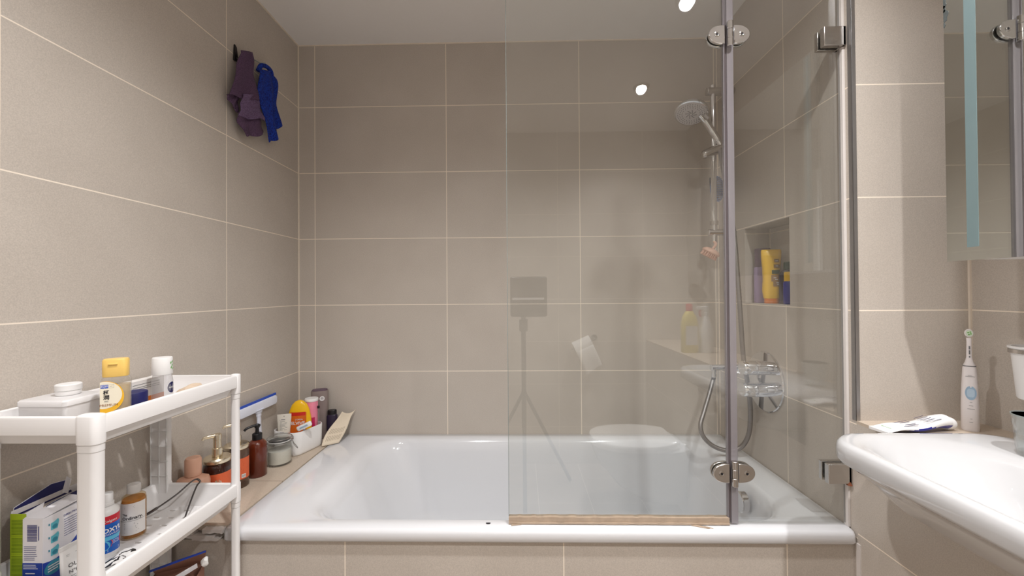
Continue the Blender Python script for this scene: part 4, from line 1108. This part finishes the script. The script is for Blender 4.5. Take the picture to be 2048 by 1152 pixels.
# ------------------------------------------------------------------ third tray
M['kraft'] = pm('brown_card', rgb(150, 108, 92), .7, vary=.05)
t = thing('torn_box', 'torn open cardboard box with a blue edge on the lower tray', 'cardboard box', (-.852, .975, Z3), .42)
b = MB(); h = .155
b.mat(M['kraft']); b.box(-.05, -.0488, -.03, .03, 0, h); b.box(.0488, .05, -.03, .03, 0, h); b.box(-.05, .05, .0288, .03, 0, h); b.box(-.05, .05, -.03, -.0288, 0, h - .02); b.box(-.05, .05, -.03, .03, 0, .0012)
b.build('box_body', None, t)
b = MB(); flap(b, [(-.05, .028, h), (.05, .028, h), (.062, .002, h + .045), (.02, -.008, h + .042), (-.045, -.004, h + .028)], d=(0, -.6, 1)); b.build('lid_flap', M['kraft'], t)
b = MB(); flap(b, [(-.048, -.0105, h + .0265), (.02, -.0135, h + .0405), (.062, -.0045, h + .0435), (.062, -.002, h + .047), (.02, -.011, h + .045), (-.047, -.008, h + .031)], d=(0, -1, .3)); b.build('blue_edge', M['box_blue'], t)
b = MB(); flap(b, [(-.03, -.012, h - .01), (.045, -.008, h + .022), (.048, -.014, h + .015), (-.024, -.02, h - .018)], d=(0, -.4, 1)); b.build('paper_tab', M['card_white'], t)
b = MB(); lump(b, .008, .006, .012, 5, 12, 6); b.build('torn_scrap', M['white2'], t, (.062, -.012, h + .012))

# ================================================================== LEDGE LEFT OF THE BATH
def place(n, l, c, x, y, rz=None): return thing(n, l, c, (x, y, RZ), face_cam(x, y) if rz is None else rz)
M['peach2'] = pm('peach_bottle', rgb(232, 182, 156), .4, vary=.02)
t = place('peach_bottle', 'flat peach coloured bottle with a matching cap beside the gold pump jar', 'bottle', -.945, 1.140, .30)
b = MB(Matrix.Diagonal((1, 1, 1.14, 1))); b.loft([sup(.038, .020, 0, 32, .55), sup(.040, .022, .004, 32, .55), sup(.040, .022, .085, 32, .55), sup(.037, .020, .096, 32, .6), sup(.018, .015, .102, 32, .8)]); b.build('bottle_body', M['peach2'], t, smooth=50)
b = MB(Matrix.Diagonal((1, 1, 1.14, 1))); b.lathe([(0, .1025), (.019, .1025), (.020, .104), (.020, .142), (.017, .147), (0, .148)], 28); b.build('cap', M['peach2'], t)
M['gold'] = pm('pale_gold', (.84, .75, .58, 1), .24, 1.0, vary=.03)
M['brown_glass'] = pm('brown_glass', rgb(58, 22, 12), .06, coat=.6, vary=.15, trans=.25)
M['orange_label'] = pm('orange_label', rgb(222, 104, 62), .5, vary=.03)
def gold_pump(n, l, x, y, text, barcode, dark):
    t = place(n, l, 'pump bottle', x, y)
    r = .0365
    b = MB(); b.lathe([(0, 0), (.034, 0), (r, .003), (r, .112), (.034, .122), (.030, .126), (0, .126)], 40); b.build('jar_body', dark, t, smooth=50)
    b = MB(); b.lathe([(0, .1262), (.0355, .1262), (.0365, .128), (.0365, .136), (.033, .140), (.016, .1415), (0, .1415)], 40); b.build('lid', M['gold'], t, smooth=35)
    b = MB(); b.lathe([(0, .142), (.0135, .142), (.0135, .166), (.0105, .1675), (.010, .192), (.011, .193), (.011, .207), (.008, .2095), (0, .210)], 24); p = b.build('pump', M['gold'], t, smooth=35)
    b = MB(); b.tube([(.006, 0, .205), (-.018, -.006, .2055), (-.033, -.010, .2045), (-.036, -.011, .199)], [.006, .0055, .0045, .0035], 12); b.build('spout', M['gold'], p)
    b = MB(); rl = r + .0004
    b.mat(M['orange_label']); band(b, rl, .030, .098, -1.15, 1.25, 30)
    b.fn = wrap(rl + .0004)
    if text: b.mat(M['gold']); b.text(text, .016, (.002, 0, .074), bold=.0004)
    if barcode:
        b.mat(M['white']); b.rect(.014, .028, .034, .046, 0, 4); b.mat(M['ink'])
        for i in range(7): b.rect(.0155 + i * .0017, .0162 + i * .0017, .036, .044, -.0002)
        b.lines(-.02, .024, .056, .088, 6, 0, .2, .3)
    b.build('wrapped_label', None, t)
gold_pump('pump_jar', 'dark brown jar with a gold pump and orange label behind the shelf tray', -.932, 1.215, '&h', False, M['brown_glass'])
M['clear_jar'] = thin_glass('smoky_jar', (.80, .72, .66, 1), 1.5, .02, body=rgb(120, 90, 74), body_amt=.35)
gold_pump('pump_jar', 'gold lidded pump jar with an orange label and barcode behind the shelf leg', -.946, 1.318, '', True, M['clear_jar'])
M['amber_glass'] = pm('amber_bottle', rgb(104, 40, 20), .10, coat=.5, vary=.25, scale=25, trans=.15)
t = place('soap_dispenser', 'amber brown soap bottle with a black pump beside the clip-top jar', 'soap dispenser', -.928, 1.396)
b = MB(); b.lathe([(0, 0), (.0285, 0), (.0305, .003), (.0305, .100), (.028, .113), (.020, .123), (.0135, .126), (0, .126)], 40); b.build('bottle_body', M['amber_glass'], t, smooth=50)
b = MB(); b.lathe([(0, .1262), (.0155, .1262), (.0155, .145), (.013, .1475), (.0065, .148), (.0055, .166), (.008, .1665), (.0085, .176), (.006, .179), (0, .179)], 24); p = b.build('pump', M['black'], t, smooth=40)
b = MB(); b.tube(smooth_path([(.009, 0, .174), (-.01, -.004, .175), (-.030, -.009, .171), (-.038, -.011, .164)]), .0042, 10); b.build('spout', M['black'], p)
# clip-top glass jar
M['jar_glass'] = thin_glass('jar_glass', (.94, .95, .94, 1), 1.5, .0, body=(.8, .8, .78, 1), body_amt=.05)
M['salts'] = pm('bath_salts', rgb(232, 226, 216), .8, vary=.08, scale=300, bump=.4)
t = place('clip_top_jar', 'low clear glass clip-top jar of pale bath salts on the ledge', 'jar', -.907, 1.492)
b = MB(Matrix.Diagonal((1, 1, 1.1, 1))); b.lathe([(0, .001), (.038, .001), (.0415, .005), (.0415, .062), (.038, .074), (.037, .078), (.0345, .078), (.0355, .072), (.0385, .061), (.0385, .007), (0, .006)], 48); b.build('jar_body', M['jar_glass'], t, smooth=60)
b = MB(Matrix.Diagonal((1, 1, 1.1, 1))); b.lathe([(0, .0065), (.038, .0075), (.038, .048), (.02, .050), (0, .049)], 40); b.build('bath_salts', M['salts'], t, smooth=60)
b = MB(Matrix.Diagonal((1, 1, 1.1, 1))); b.lathe([(0, .0835), (.036, .0835), (.0395, .0805), (.0405, .083), (.0395, .090), (.036, .0945), (.02, .096), (0, .0962)], 48); b.build('glass_lid', M['jar_glass'], t, smooth=60)
b = MB(Matrix.Diagonal((1, 1, 1.1, 1))); b.lathe([(.0365, .0785), (.0395, .0785), (.0395, .0803), (.0365, .0803), (.0365, .0785)], 48); b.build('rubber_ring', M['white2'], t)
b = MB(Matrix.Diagonal((1, 1, 1.1, 1)))
for z, rr2 in ((.0735, .0395), (.0885, .0412)): b.tube([(rr2 * cos(a), rr2 * sin(a), z) for a in [2 * pi * i / 48 for i in range(49)]], .0011, 8)
b.tube(smooth_path([(.0405, -.008, .0885), (.046, -.009, .080), (.043, -.009, .0735), (.047, -.010, .060), (.058, -.013, .046), (.060, -.002, .043), (.056, .008, .048), (.047, .008, .060), (.043, .008, .0735), (.046, .008, .080), (.0405, .008, .0885)]), .0012, 8)
b.box(.038, .0445, -.010, .010, .072, .078)
b.build('wire_clasp', M['steel'], t)
# squeegee leaning on the wall
M['sq_white'] = pm('squeegee_white', rgb(226, 230, 242), .35, vary=.01)
t = thing('window_squeegee', 'white squeegee with a blue blade leaning against the left wall', 'squeegee', (-.975, 1.49, RZ))
b = MB(); b.loft([[(-.012 + .5 * dx, y, z) for dx, z in ((-.010, .196), (.014, .196), (.014, .222), (.006, .230), (-.006, .230))] if abs(y) < .1 else
                  [(-.012 + .5 * dx, y, z) for dx, z in ((-.006, .200), (.008, .200), (.010, .220), (.004, .226), (-.004, .226))] for y in (-.112, -.099, -.05, 0, .05, .099, .112)]); b.build('squeegee_head', M['sq_white'], t, bevel=.002)
b = MB(); b.box(-.0155, -.0105, -.110, .110, .2295, .2385); b.build('rubber_blade', M['blue'], t, bevel=.001)
b = MB(); b.tube(smooth_path([(-.012, 0, .202), (-.010, 0, .175), (-.006, 0, .13), (.000, 0, .075), (.006, 0, .012)]), [.024] * 2 + [.017] * 3 + [.0125] * 3 + [.010] * 10 + [.0105] * 9 + [.0125] * 6, 14); b.xf = None
b.v = [(v[0] * 1.0 - (v[0] + .008) * .45, v[1], v[2]) for v in b.v]
b.build('handle', M['sq_white'], t, smooth=60)

# caddy and its contents
CX, CY, CR = -.912, 1.632, -.30
cd = thing('storage_caddy', 'small white plastic caddy with side handle holes on the ledge', 'caddy', (CX, CY, RZ), CR)
Wc, Dc, Hc = .064, .074, .092
b = MB()
def cr(g, r, z): return rring(-Wc + g, Wc - g, -Dc + g, Dc - g, r, z, 8)
b.loft([cr(.004, .026, .0005), cr(.001, .029, .004), cr(0, .03, .010), cr(-.002, .032, Hc - .002), cr(-.001, .031, Hc), cr(.0015, .030, Hc), cr(.001, .030, Hc - .003), cr(.003, .027, .012), cr(.006, .024, .005)], cap1=True)
b.build('caddy_body', M['white'], cd, smooth=50)
b = MB(); hole = [(.014 + .012 * cos(a) if cos(a) > 0 else -.006 + .012 * cos(a), .066 + .0085 * sin(a)) for a in [2 * pi * i / 24 for i in range(24)]]
b.prism(hole, -Dc - .0032, -Dc - .0012, 'y'); b.build('handle_hole', M['label_brown'], cd)
cosr, sinr = cos(CR), sin(CR)
def cad(n, l, c, lx, ly, z=.006, rz=0.0): return thing(n, l, c, (CX + lx * cosr - ly * sinr, CY + lx * sinr + ly * cosr, RZ + z), CR + rz)
# hand cream tube upside down
M['ivory'] = pm('ivory_plastic', rgb(228, 222, 210), .45, vary=.01)
t = cad('cream_tube', 'ivory white squeeze tube with printed lines in the white caddy', 'tube', -.022, -.050, rz=.62)
b = MB(); b.loft([sup(.017, .017, 0, 28, .95), sup(.018, .018, .02, 28, .95), sup(.022, .013, .08, 28, .95), sup(.0255, .004, .128, 28, .95), sup(.026, .0015, .148, 28, .95)]); tb = b.build('tube_body', M['ivory'], t, smooth=60)
b = MB(); b.fn = lambda p: (p.x, -(.018 - max(0, p.z - .02) * .0833 if p.z < .08 else .013 - (p.z - .08) * .1875) - .0012 + p.x * p.x * 8, p.z)
b.mat(M['grey']); b.lines(-.014, .014, .086, .122, 8, 0, .25, .4); b.lines(-.016, .006, .124, .130, 1, 0, .4)
b.mat(M['ink']); b.rect(-.001, .001, .138, .142, 0); b.build('print', None, tb)
# yellow shampoo bottle
M['elv_y'] = pm('sun_yellow', rgb(244, 190, 22), .28, vary=.03)
M['elv_o'] = pm('label_orange', rgb(216, 104, 26), .35, vary=.18, scale=35)
M['elv_r'] = pm('label_red', rgb(206, 44, 32), .35, vary=.1)
M['pink2'] = pm('label_pink', rgb(230, 82, 140), .35, vary=.05)
t = cad('hair_oil_bottle', 'sun yellow oval bottle with an orange label leaning in the white caddy', 'bottle', .009, -.004, rz=.50)
def oval(k, z, d): return sup(k * 1.18, d, z * 1.03, 32, .85)
b = MB(); b.loft([oval(.030, .0, .014), oval(.035, .004, .017), oval(.0385, .04, .019), oval(.039, .08, .019), oval(.037, .12, .018), oval(.032, .150, .016), oval(.024, .172, .013), oval(.013, .185, .009), oval(.003, .189, .004)])
b.build('bottle_body', M['elv_y'], t, smooth=60)
b = MB(); b.fn = lambda p: (p.x, -(.0196 - max(0, p.z - .08) ** 1.5 * .12) - p.y * -1 * .0 + (p.y) + p.x * p.x * 4.5, p.z)
def curved(x0, x1, z0, z1, y, m):
    b.mat(m)
    for i in range(6):
        for j in range(4):
            xa, xb_ = x0 + (x1 - x0) * i / 6, x0 + (x1 - x0) * (i + 1) / 6; za, zb2 = z0 + (z1 - z0) * j / 4, z0 + (z1 - z0) * (j + 1) / 4
            b.add([(xa, y, za), (xb_, y, za), (xb_, y, zb2), (xa, y, zb2)], [(0, 1, 2, 3)])
curved(-.030, .030, .045, .148, -.0008, M['elv_o'])
curved(-.030, .027, .136, .150, -.0014, M['elv_r'])
curved(.001, .010, .083, .098, -.0016, M['pink2'])
b.mat(M['white']); b.text('ELVIVE', .0175, (-.0005, -.0022, .106), bold=.0003); b.text("L'ORÉAL", .0078, (.004, -.0022, .121))
b.build('front_label', None, t)
# pink tube with white lid
M['pink'] = pm('pink_plastic', rgb(238, 140, 164), .35, vary=.03)
M['magenta'] = pm('magenta_print', rgb(196, 36, 92), .4, vary=.2, scale=60)
t = cad('pink_bottle', 'tall pink bottle with a white lid standing behind the yellow bottle', 'bottle', .020, .047)
b = MB(); b.lathe([(0, 0), (.021, 0), (.023, .003), (.0245, .176), (.023, .179), (0, .179)], 32); b.build('bottle_body', M['pink'], t)
b = MB(); b.lathe([(0, .1795), (.0255, .1795), (.026, .182), (.026, .189), (.0245, .191), (0, .191)], 32); b.build('lid', M['white'], t)
b = MB(); band(b, .0246, .07, .115, -.2, 1.3, 14); b.build('flower_print', M['magenta'], t)
# white pump lid behind the ivory tube
t = cad('round_white_tub', 'round white tub behind the ivory tube in the caddy', 'tub', -.038, .028)
b = MB(); b.lathe([(0, .0), (.020, .0), (.0215, .004), (.0215, .135), (0, .135)], 32); b.build('tub_body', M['white2'], t)
b = MB(); b.lathe([(0, .1355), (.0222, .1355), (.0228, .138), (.0228, .158), (.020, .163), (0, .164)], 32); b.build('tub_lid', M['white'], t)
# dark brush and brown bottle at the back
M['plum_dark'] = pm('plum_dark', rgb(40, 30, 54), .3, vary=.1)
t = thing('plum_bottle', 'dark plum bottle standing behind the cream pad in the bath corner', 'bottle', (-.828, 1.748, RZ), .25)
b = MB(); b.loft([sup(.020, .014, 0, 28, .7), sup(.022, .016, .004, 28, .7), sup(.022, .016, .100, 28, .7), sup(.018, .013, .106, 28, .8)]); b.build('bottle_body', M['plum_dark'], t, smooth=50)
b = MB(); b.loft([sup(.0185, .0135, .1065, 28, .8), sup(.0185, .0135, .122, 28, .8), sup(.016, .012, .125, 28, .8)]); b.build('cap', M['black'], t, smooth=50)
t = cad('lip_balm_tube', 'slim clear tube with a dark tip at the back of the caddy', 'tube', .053, .050)
b = MB(); b.cyl((0, 0, .0), (0, 0, .150), .0048, 14); b.build('slim_tube', M['jar_glass'], t)
b = MB(); b.cyl((0, 0, .1505), (0, 0, .160), .0048, 14); b.build('tube_tip', M['black'], t)
# razor head resting on the rim
t = cad('razor', 'white razor with its head resting on the front rim of the caddy', 'razor', .070, -.040, z=Hc + .002, rz=.45)
b = MB(); b.xf = Matrix.Translation((0, 0, .018)) @ Matrix.Rotation(radians(-24), 4, 'Y'); b.loft([sup(.027, .006, -.009, 28, .6), sup(.0295, .0075, -.005, 28, .6), sup(.0295, .0075, .005, 28, .6), sup(.027, .006, .009, 28, .6)]); rz_ = b.build('razor_head', M['white'], t, smooth=50)
b = MB(); b.xf = Matrix.Translation((0, 0, .018)) @ Matrix.Rotation(radians(-24), 4, 'Y')
b.box(-.016, .016, -.0085, -.0070, -.003, .003); b.build('razor_blade', M['pale_blue2'], t)
b = MB(); b.tube(smooth_path([(0, .004, .014), (-.004, .012, .008), (-.008, .020, -.004), (-.012, .026, -.02)]), .0045, 10); b.build('razor_handle', M['white2'], t)
# tall grey bottle behind the caddy
M['taupe'] = pm('taupe_plastic', rgb(142, 128, 124), .45, vary=.03)
t = place('shampoo_bottle', 'tall taupe grey bottle standing in the back corner behind the caddy', 'bottle', -.885, 1.752, .35)
b = MB(); b.loft([sup(.033, .022, 0, 32, .7), sup(.035, .024, .004, 32, .7), sup(.035, .024, .203, 32, .7), sup(.034, .023, .210, 32, .7)]); b.build('bottle_body', M['taupe'], t, smooth=50)
b = MB(); b.loft([sup(.031, .021, .2105, 32, .7), sup(.030, .020, .214, 32, .7)]); b.build('lid', M['purple2'], t, smooth=50)
b = MB(); b.xf = Matrix.Translation((.012, -.0245, .178)) @ Matrix.Rotation(pi / 2, 4, 'X'); b.lathe([(.006, 0), (.0105, 0), (.0105, .001), (.006, .001), (.006, 0)], 28); b.build('round_logo', M['white'], t)
# curved cream brush pad
M['pad'] = pm('cream_pad', rgb(226, 212, 190), .6, vary=.04)
M['pad_slot'] = pm('pad_slot', rgb(150, 132, 108), .7)
t = thing('massage_pad', 'curved cream scrubbing pad with slits propped in the bath corner', 'scrubbing pad', (-.795, 1.690, RZ))
def padf(u, v):
    wv = .040 + .020 * sin(pi * min(1, v * 1.2 + .1)) * (1 - .55 * v)
    ang = 1.45 * (1 - v) ** 1.5
    z = .004 + .098 * v ** .95
    return (-.032 + .062 * v + (u - .5) * 1.15 * wv + .030 * (1 - v) ** 2, .02 + .065 * v + (u - .5) * wv * .9 - .045 * (1 - v) ** 2 * 1.0, z + .012 * abs(u - .5) ** 2 * 4 * v)
b = MB(); b.grid(padf, 12, 18); pd = b.build('pad_body', M['pad'], t, solid=.004, smooth=80)
b = MB()
for i in range(9):
    u0 = .14 + i * .085
    for v0, v1 in ((.10, .24), (.30, .46)):
        p = [Vector(padf(u0, v0)), Vector(padf(u0 + .02, v0)), Vector(padf(u0 + .02, v1)), Vector(padf(u0, v1))]
        nrm = (p[1] - p[0]).cross(p[3] - p[0]).normalized() * .0024
        if nrm.y > 0: nrm = -nrm
        b.add([q + nrm for q in p], [(0, 1, 2, 3)])
b.build('slits', M['pad_slot'], pd)
